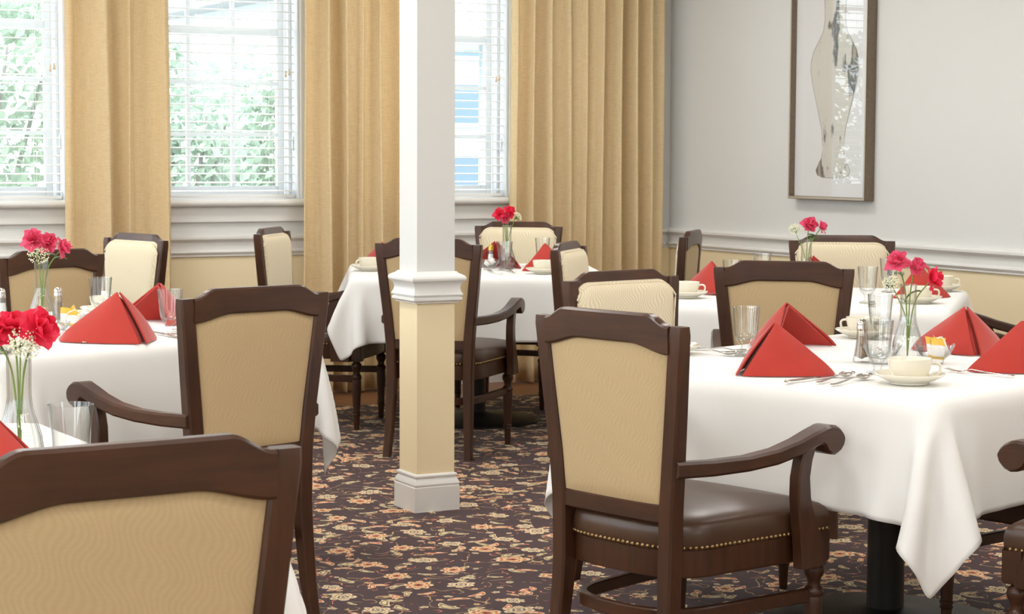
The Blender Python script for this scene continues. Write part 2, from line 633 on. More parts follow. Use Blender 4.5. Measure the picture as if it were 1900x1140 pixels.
RAIL = [(0, .762), (.009, .762), (.013, .766), (.013, .774), (.018, .778), (.023, .787), (.020, .795), (.010, .799), (.010, .838), (.016, .846), (.030, .851),
        (.036, .858), (.036, .870), (.030, .876), (.018, .880), (0, .882)]
BASEB = [(0, 0), (.016, 0), (.016, .09), (.020, .094), (.016, .104), (.009, .112), (.006, .125), (0, .127)]
def extrude_x(prof, x0, x1, y, name):
    g = G()
    g.loft([[(x, y - d, z) for d, z in prof] for x in (x0, x1)])
    return tag(g.build(name, 'trim_white', smooth=True, auto=35), kind='structure')
def extrude_y(prof, y0, y1, x, name):
    g = G()
    g.loft([[(x - d, y, z) for d, z in prof] for y in (y0, y1)])
    return tag(g.build(name, 'trim_white', smooth=True, auto=35), kind='structure')
extrude_x(RAIL, X0, X1 - .036, YW, 'trim_1')
extrude_y(RAIL, Y0, YW, X1, 'trim_2')
extrude_x(BASEB, X0, X1 - .02, YW, 'baseboard_back')
extrude_y(BASEB, Y0, YW, X1, 'baseboard_right')

# ------------------------------------------------------------------ windows, blinds, curtains
ROWS, COLS = 5, 3
for k, xr in enumerate(WIN_R):
    xl = xr - WIN_W
    vis = k >= 3
    w = empty('window_%d' % (k + 1), ((xl + xr) / 2, YW, SILL_Z))
    tag(w, kind='structure')
    L = lambda x: x - (xl + xr) / 2
    hw = WIN_W / 2
    Hh = HEAD_Z - SILL_Z
    sash_y0, sash_y1 = .15, .19
    # jamb liners of the deep reveal
    G().box(-hw - .001, -hw + .012, .0, WT, 0, Hh, .002).build('jamb', 'vinyl_white', w)
    G().box(hw - .012, hw + .001, .0, WT, 0, Hh, .002).build('jamb', 'vinyl_white', w)
    G().box(-hw, hw, .0, WT, Hh - .012, Hh).build('head_jamb', 'vinyl_white', w)
    if vis:
        G().box(hw - .03, hw - .012, .09, .15, 0, Hh, .002).build('stop_strip', 'vinyl_white', w)
        G().box(-hw + .012, -hw + .03, .09, .15, 0, Hh, .002).build('stop_strip', 'vinyl_white', w)
    # casing boards and stepped sill with apron
    G().box(-hw - .075, -hw, -.02, 0, -.0, Hh + .08, .004).build('casing', 'trim_white', w)
    G().box(hw, hw + .075, -.02, 0, -.0, Hh + .08, .004).build('casing', 'trim_white', w)
    G().box(-hw - .075, hw + .075, -.022, 0, Hh, Hh + .09, .004).build('head_casing', 'trim_white', w)
    nose = [(.235, -.03), (.235, .0), (-.055, .0), (-.066, -.005), (-.072, -.014), (-.072, -.024), (-.066, -.033), (-.055, -.039), (-.03, -.039), (-.03, -.03)]
    G().loft([[(x, y, z) for y, z in nose] for x in (-hw - .075, hw + .06)]).build('sill', 'trim_white', w, True, 40)
    G().box(-hw - .07, hw + .07, -.022, 0, -.124, -.039, .003).build('apron', 'trim_white', w)
    # sash and muntin bars
    sx0, sx1, sz0, sz1 = -hw + .03, hw - .03, .012, Hh - .03
    G().box(sx0, sx0 + .04, sash_y0, sash_y1, sz0, sz1, .004).build('sash_stile', 'vinyl_white', w)
    G().box(sx1 - .04, sx1, sash_y0, sash_y1, sz0, sz1, .004).build('sash_stile', 'vinyl_white', w)
    G().box(sx0 + .04, sx1 - .04, sash_y0, sash_y1, sz0, sz0 + .055, .004).build('sash_rail', 'vinyl_white', w)
    G().box(sx0 + .04, sx1 - .04, sash_y0, sash_y1, sz1 - .05, sz1, .004).build('sash_rail', 'vinyl_white', w)
    gx0, gx1, gz0, gz1 = sx0 + .04, sx1 - .04, sz0 + .055, sz1 - .05
    for c in range(1, COLS):
        x = lerp(gx0, gx1, c / COLS)
        G().box(x - .011, x + .011, sash_y0 + .006, sash_y1 - .006, gz0, gz1, .003).build('muntin', 'vinyl_white', w)
    for r_ in range(1, ROWS):
        z = lerp(gz0, gz1, r_ / ROWS)
        hgt = .02 if r_ == 3 else .011
        G().box(gx0, gx1, sash_y0 + .004, sash_y1 - .004, z - hgt, z + hgt, .003).build('muntin', 'vinyl_white', w)
    for c in range(COLS):
        for r_ in range(ROWS):
            a, b = lerp(gx0, gx1, c / COLS), lerp(gx0, gx1, (c + 1) / COLS)
            z0, z1 = lerp(gz0, gz1, r_ / ROWS), lerp(gz0, gz1, (r_ + 1) / ROWS)
            ym = (sash_y0 + sash_y1) / 2
            obj('pane', [(a, ym, z0), (b, ym, z0), (b, ym, z1), (a, ym, z1)], [(0, 1, 2, 3)], 'pane', w)
    # sash lock on the stile
    if vis:
        G().box(hw - .012 - .006, hw - .0125, .055, .075, .26, .34, .003).build('cord_cleat', 'vinyl_white', w)

BL_LABEL = {3: 'white slatted blind in the window at the left edge, left of the first curtain',
            4: 'white slatted blind in the middle window between two gold curtains',
            5: 'white slatted blind in the window partly hidden by the square column'}
slat_me = None
for k in (3, 4, 5):
    xr = WIN_R[k]
    cx = xr - WIN_W / 2
    b = empty('window_blind', (cx, YW + .047, SILL_Z))
    tag(b, BL_LABEL[k], 'blind', 'slatted blinds in the back windows')
    hw = WIN_W / 2 - .02
    z = .045
    first = None
    n = 0
    while z < HEAD_Z - SILL_Z - .07:
        if slat_me is None:
            g = G()
            sec = [(-.024, -.0032), (-.012, .0), (0, .0012), (.012, .0), (.024, -.0032), (.024, -.0058), (.012, -.0028), (0, -.0016), (-.012, -.0028), (-.024, -.0058)]
            g.loft([[(x, y, zz) for y, zz in sec] for x in (-hw, hw)])
            s0 = g.build('slat', 'blind_white', b, True, 30)
            slat_me = s0.data
        else:
            s0 = bpy.data.objects.new('slat', slat_me)
            COL.objects.link(s0)
            s0.parent = b
        s0.location = (0, 0, z)
        s0.rotation_euler = (R(3.0 + 1.2 * math.sin(n * 2.3)), 0, 0)
        z += .0462
        n += 1
    G().box(-hw, hw, -.026, .026, .004, .022, .004).build('bottom_rail', 'blind_white', b)
    G().box(-hw - .008, hw + .008, -.03, .03, HEAD_Z - SILL_Z - .06, HEAD_Z - SILL_Z - .014, .004).build('head_rail', 'blind_white', b)
    for x in (-.27, .02, .3):
        for y in (-.026, .026):
            G().tube([(x, y, .02), (x, y, HEAD_Z - SILL_Z - .05)], .0011, 5).build('ladder_cord', 'blind_white', b)
    for x, z in ((-hw + .055, .70), (-hw + .085, .685), (hw - .055, .672), (hw - .035, .682)):
        cd = G().tube([(x, -.036, z + .02), (x, -.034, HEAD_Z - SILL_Z - .03)], .001, 5).build('pull_cord', 'blind_white', b)
        g = G().lathe([(.0015, .022), (.004, .020), (.0045, .012), (.0035, .006), (.0065, -.004), (.007, -.010), (.004, -.013)], 10, x, -.036)
        g.v = [(a, c, e + z) for a, c, e in g.v]
        g.build('tassel', 'tassel', cd, True)

def curtain(name, x0, x1, folds, label, seed, flare=.02):
    rng = random.Random(seed)
    nx, nz = 150, 26
    zt, zb = 2.80, .015
    xm = (x0 + x1) / 2
    ph = [rng.uniform(0, 6.28) for _ in range(6)]
    V, F = [], []
    for j in range(nz + 1):
        tz = j / nz
        z = lerp(zt, zb, tz)
        for i in range(nx + 1):
            u = i / nx
            wv = u * folds * 2 * PI + .5 * math.sin(u * 9 + ph[0]) + .35 * math.sin(u * 17 + ph[1] + tz * .6)
            s_ = math.sin(wv + .25 * math.sin(tz * 2.2 + ph[2]))
            s_ = math.copysign(abs(s_) ** .72, s_)
            amp = .058 * (.75 + .35 * math.sin(u * 11 + ph[3])) * (.85 + .25 * tz)
            x = xm + (u - .5) * (x1 - x0) * (1 + flare * tz) + .012 * math.cos(wv) + .006 * math.sin(tz * 5 + u * 12)
            y = YW - .15 - amp * s_
            V.append((x - xm, y - (YW - .15), z))
    for j in range(nz):
        for i in range(nx):
            a = j * (nx + 1) + i
            F.append((a, a + 1, a + nx + 2, a + nx + 1))
    c = empty(name, (xm, YW - .15, 0))
    tag(c, label, 'curtain', 'gold curtains along the back wall')
    p = obj('panel', V, F, 'curtain_gold', c, True)
    md = p.modifiers.new('thick', 'SOLIDIFY')
    md.thickness = .003
    G().box(-(x1 - x0) / 2, (x1 - x0) / 2, -.02, .0, 2.79, 2.85, .004).build('heading_tape', 'curtain_gold', c)
    return c
curtain('curtain', 2.615, 3.195, 3.6, 'gold curtain hanging between the left window and the middle window', 3)
curtain('curtain', 3.915, 4.475, 5.2, 'gold curtain left of the square column beside the middle window', 8)
curtain('curtain', 5.175, 6.20, 9.0, 'wide gold curtain in the corner by the white right wall', 14, .0)
rod = G().tube([(X0 + .5, YW - .15, 2.85), (X1 - .05, YW - .15, 2.85)], .014, 12)
tag(rod.build('curtain_rod', 'dark_wood', smooth=True), 'dark curtain rod running above all the back windows', 'rod')

# ------------------------------------------------------------------ square column
cx, cy = 3.067, 6.495
colm = empty('column', (cx, cy, 0))
tag(colm, 'square white and cream column with moulded collar and base', 'column')
def square_prof(prof, name, mat):
    g = G()
    g.loft([[(h, -h, z), (h, h, z), (-h, h, z), (-h, -h, z)] for h, z in prof])
    return g.build(name, mat, colm, True, 28)
S = .076
square_prof([(S, .80), (S, CEIL_Z)], 'upper_shaft', 'wall_white')
square_prof([(S, .10), (S, .80)], 'lower_shaft', 'wall_cream')
z0 = .775
K = .114 / 472
def zc(px): return z0 + (672 - px) * K
square_prof([(S, zc(672)), (S + .012, zc(672)), (S + .012, zc(655)), (S + .017, zc(648)), (S + .021, zc(632)), (S + .022, zc(610)), (S + .021, zc(590)), (S + .017, zc(582)),
             (S + .017, zc(570)), (S + .023, zc(562)), (S + .024, zc(545)), (S + .020, zc(520)), (S + .0165, zc(480)), (S + .0155, zc(440)), (S + .018, zc(400)), (S + .022, zc(368)),
             (S + .028, zc(345)), (S + .032, zc(330)), (S + .033, zc(300)), (S + .030, zc(268)), (S + .022, zc(248)), (S + .017, zc(238)), (S + .011, zc(226)), (S + .008, zc(212)), (S + .006, zc(200)), (S, zc(198))], 'collar', 'trim_white')
square_prof([(S + .015, .008), (S + .015, .098), (S + .013, .1), (S + .013, .104), (S + .015, .108), (S + .013, .115), (S + .007, .126), (S + .005, .13), (S + .006, .132), (S + .009, .136), (S + .009, .141), (S + .006, .145), (S, .147)], 'base', 'trim_white')

# ------------------------------------------------------------------ picture on the right wall
FX = X1
pf = empty('framed_picture', (FX, 8.39, 1.085))
tag(pf, 'tall bronze framed print of a slender marbled vase on the right wall', 'picture')
py0, py1, ph_ = -.335, .335, 1.42        # -y is towards the camera
fd, fwid = .062, .016
for nm, a, b, z0_, z1_ in (('side_moulding', py0, py0 + fwid, 0, ph_), ('side_moulding', py1 - fwid, py1, 0, ph_), ('bottom_moulding', py0 + fwid, py1 - fwid, 0, fwid), ('top_moulding', py0 + fwid, py1 - fwid, ph_ - fwid, ph_)):
    mo = G().box(-fd, 0, a, b, z0_, z1_, .002).build(nm, 'frame_bronze', pf)
    if nm == 'bottom_moulding':
        G().box(-fd - .0025, -fd + .002, a - fwid * .7, b + fwid * .7, z0_ + .002, z1_ - .002, .001).build('silver_lip', 'frame_silver', mo)
    else:
        G().box(-fd - .0015, -fd + .002, a + .003, b - .003, z0_ + .003, z1_ - .003, .0005).build('silver_lip', 'frame_silver', mo)
G().box(-.028, -.02, py0 + fwid, py1 - fwid, fwid, ph_ - fwid).build('paper', 'print_paper', pf)
prof = [(.0, .115), (.09, .118), (.135, .13), (.147, .155), (.125, .19), (.1, .22), (.09, .27), (.1, .36), (.14, .48), (.185, .6), (.205, .68), (.205, .73), (.185, .785), (.14, .84), (.1, .89), (.088, .95), (.09, 1.02), (.1, 1.1), (.105, 1.2), (.12, 1.3)]
vo_ = -.02
pts = [(-.0285, vo_ - r_, z) for r_, z in prof] + [(-.0285, vo_ + r_, z) for r_, z in reversed(prof[1:])]
pv = G().add([(x, y, z) for x, y, z in pts] + [(x - .0008, y, z) for x, y, z in pts],
             [tuple(range(len(pts))), tuple(range(len(pts), 2 * len(pts)))] + [(i, (i + 1) % len(pts), len(pts) + (i + 1) % len(pts), len(pts) + i) for i in range(len(pts))])
pvo = pv.build('printed_vase', 'print_vase', pf)
G().tube([(-.0297, vo_ - r_, z) for r_, z in prof], .0012, 4).build('printed_outline', 'print_line', pvo)
G().tube([(-.0297, vo_ + r_, z) for r_, z in prof], .0012, 4).build('printed_outline', 'print_line', pvo)
obj('glazing', [(-.045, py0 + fwid, fwid), (-.045, py1 - fwid, fwid), (-.045, py1 - fwid, ph_ - fwid), (-.045, py0 + fwid, ph_ - fwid)], [(0, 1, 2, 3)], 'picture_glass', pf)

# ------------------------------------------------------------------ unseen ceiling lamps, added as fill light
t = NT('lamp_diffuser')
em = t.n('ShaderNodeEmission', i_Color=(1, .93, .83, 1), i_Strength=2.5)
t.l(em.outputs[0], t.out.inputs[0])
M['lamp_diffuser'] = t.m
FILL_LAMPS = [(x, y) for x in (-1.2, 1.7, 4.6) for y in (-1.0, 1.3, 3.6, 6.1, 8.5)]
for i, (x, y) in enumerate(FILL_LAMPS):
    e_ = empty('ceiling_light', (x, y, CEIL_Z))
    tag(e_, 'square recessed warm white ceiling light above the dining room', 'light', 'recessed ceiling lights')
    g = G()
    for a, b, c, d in ((-.34, .34, -.34, -.3), (-.34, .34, .3, .34), (-.34, -.3, -.3, .3), (.3, .34, -.3, .3)):
        g.box(a, b, c, d, -.02, 0)
    g.build('trim_ring', 'trim_white', e_)
    G().box(-.3, .3, -.3, .3, -.006, -.001).build('diffuser', 'lamp_diffuser', e_)
    la = bpy.data.lights.new('lamp', 'AREA')
    la.shape = 'SQUARE'
    la.size = .58
    la.energy = FILL_POWER
    la.color = (1, .985, .965)
    lo = bpy.data.objects.new('lamp', la)
    COL.objects.link(lo)
    lo.parent = e_
    lo.location = (0, 0, -.03)

# ------------------------------------------------------------------ dining chair
CW, ZC = .24, .925                        # half width over the posts and height of the back corners
def post_c(z):                            # centre line of the back posts
    x = interp(z, [0, .12, .34, .5, .62, .75, .925], [.184, .178, .172, .175, .186, .2005, .219])
    y = interp(z, [0, .12, .30, .45, .6, .925], [-.283, -.264, -.247, -.245, -.250, -.272])
    return x, y
def rail_top(x): return ZC + .025 * sstep((.196 - abs(x)) / .062)
def rail_bot(x): return ZC - .066 + .022 * sstep((.2 - abs(x)) / .12)
def bow(x): return -.010 * (1 - (x / .22) ** 2)

def make_chair():
    ch = empty('dining_chair')
    for s_ in (1, -1):
        g = G()
        rings = []
        for z in (0, .06, .12, .2, .27, .34, .42, .5, .56, .62, .69, .75, .84, .905, .925):
            x, y = post_c(z)
            hx = interp(z, [0, .3, .5, .925], [.0165, .021, .022, .0215])
            hy = interp(z, [0, .3, .5, .925], [.017, .023, .023, .018])
            if z > .92:
                hx -= .002
                hy -= .002
            rings.append([(s_ * (x + dx), y + dy, z) for dx, dy in crect(hx, hy, .005)])
        if s_ < 0:
            rings = [list(reversed(r_)) for r_ in rings]
        g.loft(rings)
        g.build('back_post', 'dark_wood', ch, True, 38)
    # crest rail
    g = G()
    rings = []
    N = 44
    for i in range(N + 1):
        x = lerp(-.2, .2, i / N)
        zt_, zb_ = rail_top(x), rail_bot(x)
        yc = -.272 + bow(x)
        sl = -.02
        c = .005
        rings.append([(x, yc - .017, zb_ + c), (x, yc - .017 + c, zb_), (x, yc + .017 - c, zb_), (x, yc + .017, zb_ + c),
                      (x, yc + .016 + sl * .3, zt_ - c), (x, yc + .016 - c + sl * .3, zt_), (x, yc - .019 + c, zt_), (x, yc - .019, zt_ - c)])
    g.loft(rings)
    g.build('crest_rail', 'dark_wood_across', ch, True, 40)
    # lower back rail
    g = G()
    rings = []
    for i in range(13):
        x = lerp(-.165, .165, i / 12)
        y = -.246 + bow(x) * .8
        rings.append([(x, y + dy, .490 + dz) for dy, dz in crect(.014, .022, .004)])
    g.loft(rings)
    g.build('lower_back_rail', 'dark_wood_across', ch, True, 40)
    # upholstered back: rear panel and front cushion
    def panel(front):
        V, F = [], []
        nu, nv = 26, 26
        for j in range(nv + 1):
            for i in range(nu + 1):
                u = lerp(-1, 1, i / nu)
                v = j / nv
                zz = lerp(.508, ZC - .062, v)
                hx = post_c(zz)[0] - .0195
                x = u * hx
                ztop = (rail_top(x) - .030) if front else rail_bot(x) + .004
                z = lerp(.508, ztop, v)
                hx = post_c(z)[0] - (.001 if front else .0195)
                x = u * hx
                if front:                       # rounded upper corners
                    k_ = max(0, abs(u) - .86) / .14
                    z -= .020 * k_ * k_ * max(0, v - .8) / .2
                y = post_c(z)[1] + bow(x) * .9
                e1 = 1 - abs(u) ** 7
                e2 = 1 - abs(2 * v - 1) ** 9
                d = (max(0, e1) * max(0, e2)) ** .5
                y += (.010 + .034 * d) if front else (-.008 - .007 * d)
                V.append((x, y, z))
        for j in range(nv):
            for i in range(nu):
                a = j * (nu + 1) + i
                F.append((a, a + 1, a + nu + 2, a + nu + 1))
        rim = [i for i in range(nu + 1)] + [(j * (nu + 1) + nu) for j in range(1, nv + 1)] + [nv * (nu + 1) + i for i in range(nu - 1, -1, -1)] + [j * (nu + 1) for j in range(nv - 1, 0, -1)]
        return V, F, rim
    V, F, rim = panel(False)
    p = obj('rear_panel', V, F, 'fabric_rear', ch, True)
    V, F, rim = panel(True)
    p = obj('front_cushion', V, F, 'fabric_front', ch, True)
    pp = [Vector(V[i]) + Vector((0, .014, 0)) for i in rim]
    pp = [Vector((q.x * .975, q.y, lerp(.508, q.z, 1) - (.008 if q.z > .8 else -.006 if q.z < .53 else 0))) for q in pp]
    G().tube(pp + [pp[0]], .0035, 6).build('piping', 'fabric_front', p, True)
    # seat
    def outline(n=72, k=1.0):
        pts = []
        A = [(.245, .238), (.235, .05), (.222, -.08)]
        m_ = n // 4
        for i in range(m_):                # front edge, left to right
            x = lerp(-.245, .245, i / m_)
            pts.append((x, .238 + .018 * (1 - (x / .245) ** 2)))
        for i in range(m_):                # right side
            q = i / m_
            y = lerp(.238, -.09, q)
            pts.append((lerp(.245, .214, q ** 1.2), y))
        for i in range(m_):                # rounded rear
            a = PI * i / m_
            c_, s2 = math.cos(a), math.sin(a)
            r_ = 2 / 3.0
            pts.append((.214 * math.copysign(abs(c_) ** r_, c_), -.09 - .168 * abs(s2) ** r_))
        for i in range(m_):
            q = i / m_
            y = lerp(-.09, .238, q)
            pts.append((lerp(-.214, -.245, q ** (1 / 1.2)), y))
        return [(x * k, y * k) for x, y in pts]
    ol = outline()
    g = G()
    g.loft([[(x * k, y * k, z) for x, y in ol] for k, z in ((.98, .338), (.988, .340), (.99, .345), (.99, .402), (.97, .404))])
    ap = g.build('seat_apron', 'dark_wood', ch, True, 40)
    g = G()
    rr = [(.985, .402), (1.0, .404), (1.008, .420), (1.008, .438), (.998, .452), (.975, .462), (.93, .4705), (.85, .478), (.7, .486), (.5, .4925), (.3, .496), (.1, .497)]
    g.loft([[(x * k, y * k, z) for x, y in ol] for k, z in rr])
    se = g.build('seat_cushion', 'leather', ch, True, 60)
    # brass nails along the seat edge (too small to pick apart)
    g = G()
    dense = []
    for i in range(len(ol)):
        a, b = Vector(ol[i]), Vector(ol[(i + 1) % len(ol)])
        dense.append((a, b, (b - a).length))
    tot = sum(d for _, _, d in dense)
    cnt = int(tot / .0145)
    acc, idx, run = 0, 0, 0
    for c in range(cnt):
        target = tot * c / cnt
        while run + dense[idx][2] < target:
            run += dense[idx][2]
            idx += 1
        a, b, d = dense[idx]
        p = a.lerp(b, (target - run) / d)
        nrm = Vector((b.y - a.y, -(b.x - a.x))).normalized()
        if nrm.dot(p) < 0:
            nrm = -nrm
        q = Vector((p.x * 1.002, p.y * 1.002, .409))
        tx = Vector((-nrm.y, nrm.x, 0))
        N3 = Vector((nrm.x, nrm.y, 0))
        Z = Vector((0, 0, 1))
        ring = [q + (tx * math.cos(2 * PI * k / 6) + Z * math.sin(2 * PI * k / 6)) * .0055 for k in range(6)]
        mid = [q + N3 * .0032 + (tx * math.cos(2 * PI * k / 6) + Z * math.sin(2 * PI * k / 6)) * .0036 for k in range(6)]
        tip = q + N3 * .0045
        v = ring + mid + [tip]
        f = [(k, (k + 1) % 6, 6 + (k + 1) % 6, 6 + k) for k in range(6)] + [(6 + k, 6 + (k + 1) % 6, 12) for k in range(6)]
        g.add(v, f)
    tag(g.build('nailhead_trim', 'brass', se, True), kind='stuff')
    # turned front legs
    for s_ in (1, -1):
        lx, ly = s_ * .222, .215
        g = G()
        g.box(lx - .026, lx + .026, ly - .026, ly + .030, .328, .410, .004)
        prof = [(.006, .335), (.0145, .328), (.0165, .322), (.023, .316), (.0255, .306), (.0235, .295), (.018, .286), (.0155, .276), (.0165, .268), (.022, .262), (.0245, .254), (.0235, .246), (.0205, .242),
                (.0225, .236), (.0225, .20), (.0165, .098), (.0165, .094), (.0195, .091), (.0195, .086), (.0165, .083), (.0165, .080), (.019, .077), (.018, .072), (.0155, .07), (.0125, .004), (.011, 0)]
        g.lathe(prof, 36, lx, ly, mod=lambda a, z: 1 - .05 * (1 if .098 < z < .2365 else 0) * (.5 + .5 * math.cos(12 * a)))
        g.build('front_leg', 'dark_wood', ch, True, 35)
    # arms with scrolled ends, and their curved supports
    st = [(-.265, .616, .578, .198, .017), (-.16, .614, .577, .222, .018), (-.06, .616, .581, .243, .020), (.03, .626, .590, .257, .022), (.10, .642, .605, .265, .0245), (.15, .657, .620, .268, .026),
          (.176, .664, .627, .270, .027), (.188, .667, .620, .270, .027), (.196, .669, .607, .270, .0275), (.210, .670, .599, .270, .0275), (.228, .668, .597, .270, .0275), (.245, .660, .603, .270, .0275), (.257, .649, .614, .270, .027), (.262, .638, .628, .270, .026)]
    for s_ in (1, -1):
        g = G()
        rings = []
        for y, zt_, zb_, xc, hx in st:
            y = -.265 + (y + .265) * .945
            c = min(.006, (zt_ - zb_) * .3)
            hz = (zt_ - zb_) / 2
            zm = (zt_ + zb_) / 2
            ring = [(s_ * xc + dx, y, zm + dz) for dx, dz in crect(hx, hz, c)]
            rings.append(ring)
        g.loft(rings)
        g.build('armrest', 'dark_wood_along', ch, True, 42)
        g = G()
        rings = []
        for z, yc, hy in ((.330, .163, .046), (.345, .163, .046), (.375, .158, .043), (.41, .148, .037), (.45, .134, .030), (.50, .121, .0245), (.55, .118, .0215), (.59, .126, .0205), (.625, .140, .021)):
            x = interp(z, [.33, .42, .62], [.262, .262, .266])
            ring = [(s_ * x + dx, yc - .015 + dy, z) for dx, dy in crect(.0165, hy, .004)]
            rings.append(ring)
        g.loft(rings)
        g.build('arm_support', 'dark_wood', ch, True, 42)
    # bowed stretcher running from one front leg round the rear legs to the other
    half = [(.218, .205), (.205, .08), (.19, -.06), (.172, -.16), (.13, -.222), (.06, -.246), (0, -.25)]
    path = spline([(x, y, .245) for x, y in half] + [(-x, y, .245) for x, y in reversed(half[:-1])], 5)
    g = G()
    rings = []
    for i, p in enumerate(path):
        d = (path[min(i + 1, len(path) - 1)] - path[max(i - 1, 0)]).normalized()
        nrm = Vector((-d.y, d.x, 0))
        rings.append([p + nrm * a + Vector((0, 0, b)) for a, b in crect(.011, .016, .003)])
    g.loft(rings)
    g.build('bow_stretcher', 'dark_wood_across', ch, True, 42)
    return ch

chair0 = make_chair()
GRP = 'upholstered dining armchairs'
CHAIRS = [
    (0.677, 2.632, 4.7, 'dark wood dining chair seen from behind, closest to the camera at lower left'),
    (1.776, 5.250, 13.4, 'dark wood dining chair seen from behind, at the white table left of the column'),
    (2.567, 3.957, -75.1, 'dining armchair seen from behind with shiny leather seat, left of the front right table'),
    (3.760, 7.756, -42.8, 'dark wood dining chair seen from behind, directly behind the square column'),
    (4.107, 5.676, -40.5, 'dark wood dining chair with its back to the camera, between the two right-hand tables'),
    (3.187, 4.941, 192.6, 'dining chair with sunlit cream wavy cushion, far side of the front right table'),
    (5.305, 6.911, 147.7, 'dining chair facing the camera against the right wall, below the framed picture'),
    (4.150, 6.819, -134.0, 'narrow-looking dining chair seen half from the side, right of the table behind the column'),
    (4.748, 9.056, 140.9, 'dining chair facing the camera in front of the corner curtain at the rear table'),
    (3.61, 8.79, -129, 'dining chair in front of the middle window, at the left end of the rear table'),
    (2.313, 8.418, 106.3, 'dining chair with bright cream front in front of the leftmost gold curtain'),
    (1.759, 7.455, 21.4, 'dining chair seen from behind at the left edge, beyond the vase on the left table'),
    (4.924, 8.074, 47.4, 'dining chair seen edge-on beside the corner curtain and the right wall'),
    (5.33, 5.86, 46.0, 'dining chair of which only the arm shows, at the right edge behind the red napkins'),
    (3.79, 3.965, 106.0, 'dining chair tucked under the front right table, only leg and stretcher showing'),
    (3.377, 3.244, 18.0, 'dining chair at lower right edge showing only seat corner, front leg and arm end'),
]
for i, (x, y, a, lab) in enumerate(CHAIRS):
    o = chair0 if i == 0 else copy_tree(chair0)
    o.location = (x, y, .008)
    o.rotation_euler = (0, 0, R(a))
    tag(o, lab, 'chair', GRP)

# ------------------------------------------------------------------ tables and cloths
TZ = .748
def drape(a, b, over, seed, seats=(), shift=(0, 0)):
    rng = np.random.RandomState(seed)
    h = .026
    na, nb = int(round(2 * (a + over) / h)) + 1, int(round(2 * (b + over) / h)) + 1
    xs = np.linspace(-(a + over), a + over, na)
    ys = np.linspace(-(b + over), b + over, nb)
    hx, hy = xs[1] - xs[0], ys[1] - ys[0]
    P = np.zeros((na, nb, 3))
    P[..., 0] = xs[:, None] + shift[0]
    P[..., 1] = ys[None, :] + shift[1]
    P[..., 2] = .004
    P[..., 2] += rng.rand(na, nb) * .003
    P[..., 0] += (rng.rand(na, nb) - .5) * .004
    P[..., 1] += (rng.rand(na, nb) - .5) * .004
    V = np.zeros_like(P)
    hd = math.hypot(hx, hy)
    cons = []
    for st_ in (0, 1):
        cons.append((P[st_:-1:2], None))
    def solve(A, B, L, k):
        D = B - A
        d = np.sqrt((D * D).sum(-1, keepdims=True)) + 1e-9
        c = (d - L) / d * .5 * k * D
        A += c
        B -= c
    dt = .016
    for it in range(230):
        V[..., 2] -= 9.8 * dt
        V *= .965
        Q = P.copy()
        P += V * dt
        for k in range(10):
            for s_ in (0, 1):
                n_ = (na - s_) // 2 * 2
                solve(P[s_:s_ + n_:2], P[s_ + 1:s_ + n_:2], hx, 1)
                n_ = (nb - s_) // 2 * 2
                solve(P[:, s_:s_ + n_:2], P[:, s_ + 1:s_ + n_:2], hy, 1)
            for s_ in (0, 1):
                n_ = (na - s_) // 2 * 2
                solve(P[s_:s_ + n_:2, :-1], P[s_ + 1:s_ + n_:2, 1:], hd, .35)
                solve(P[s_:s_ + n_:2, 1:], P[s_ + 1:s_ + n_:2, :-1], hd, .35)
            if k % 3 == 0:
                for s_ in (0, 1, 2, 3):
                    solve(P[s_:-2:4], P[s_ + 2::4][:P[s_:-2:4].shape[0]], 2 * hx, .3)
                    solve(P[:, s_:-2:4], P[:, s_ + 2::4][:, :P[:, s_:-2:4].shape[1]], 2 * hy, .3)
            # collision with the table slab
            px, py, pz = a + .004 - np.abs(P[..., 0]), b + .004 - np.abs(P[..., 1]), -P[..., 2]
            ins = (px > 0) & (py > 0) & (pz > 0)
            upm = ins & (pz < np.minimum(px, py) + .02) & (pz < .05)
            P[..., 2][upm] = 0
            sd = ins & ~upm
            mx_ = sd & (px <= py)
            my_ = sd & (px > py)
            P[..., 0][mx_] = np.sign(P[..., 0][mx_]) * (a + .004)
            P[..., 1][my_] = np.sign(P[..., 1][my_]) * (b + .004)
            for sx_, sy_, sa_ in seats:           # cloth lies on a chair seat pushed under it
                qx, qy = P[..., 0] - sx_, P[..., 1] - sy_
                lx_ = qx * math.cos(sa_) + qy * math.sin(sa_)
                ly_ = -qx * math.sin(sa_) + qy * math.cos(sa_)
                hit = (np.abs(lx_) < .29) & (ly_ > -.2) & (ly_ < .29) & (P[..., 2] < -.238) & (P[..., 2] > -.42)
                P[..., 2][hit] = -.238
        V = (P - Q) / dt
        top = (P[..., 2] < .003) & (P[..., 2] > -.002)
        V[top] *= .2
        sp_ = np.sqrt((V * V).sum(-1, keepdims=True))
        V *= np.minimum(1, 2.0 / (sp_ + 1e-9))
    F = []
    for i in range(na - 1):
        for j in range(nb - 1):
            q = i * nb + j
            F.append((q, q + 1, q + nb + 1, q + nb))
    return P.reshape(-1, 3), F

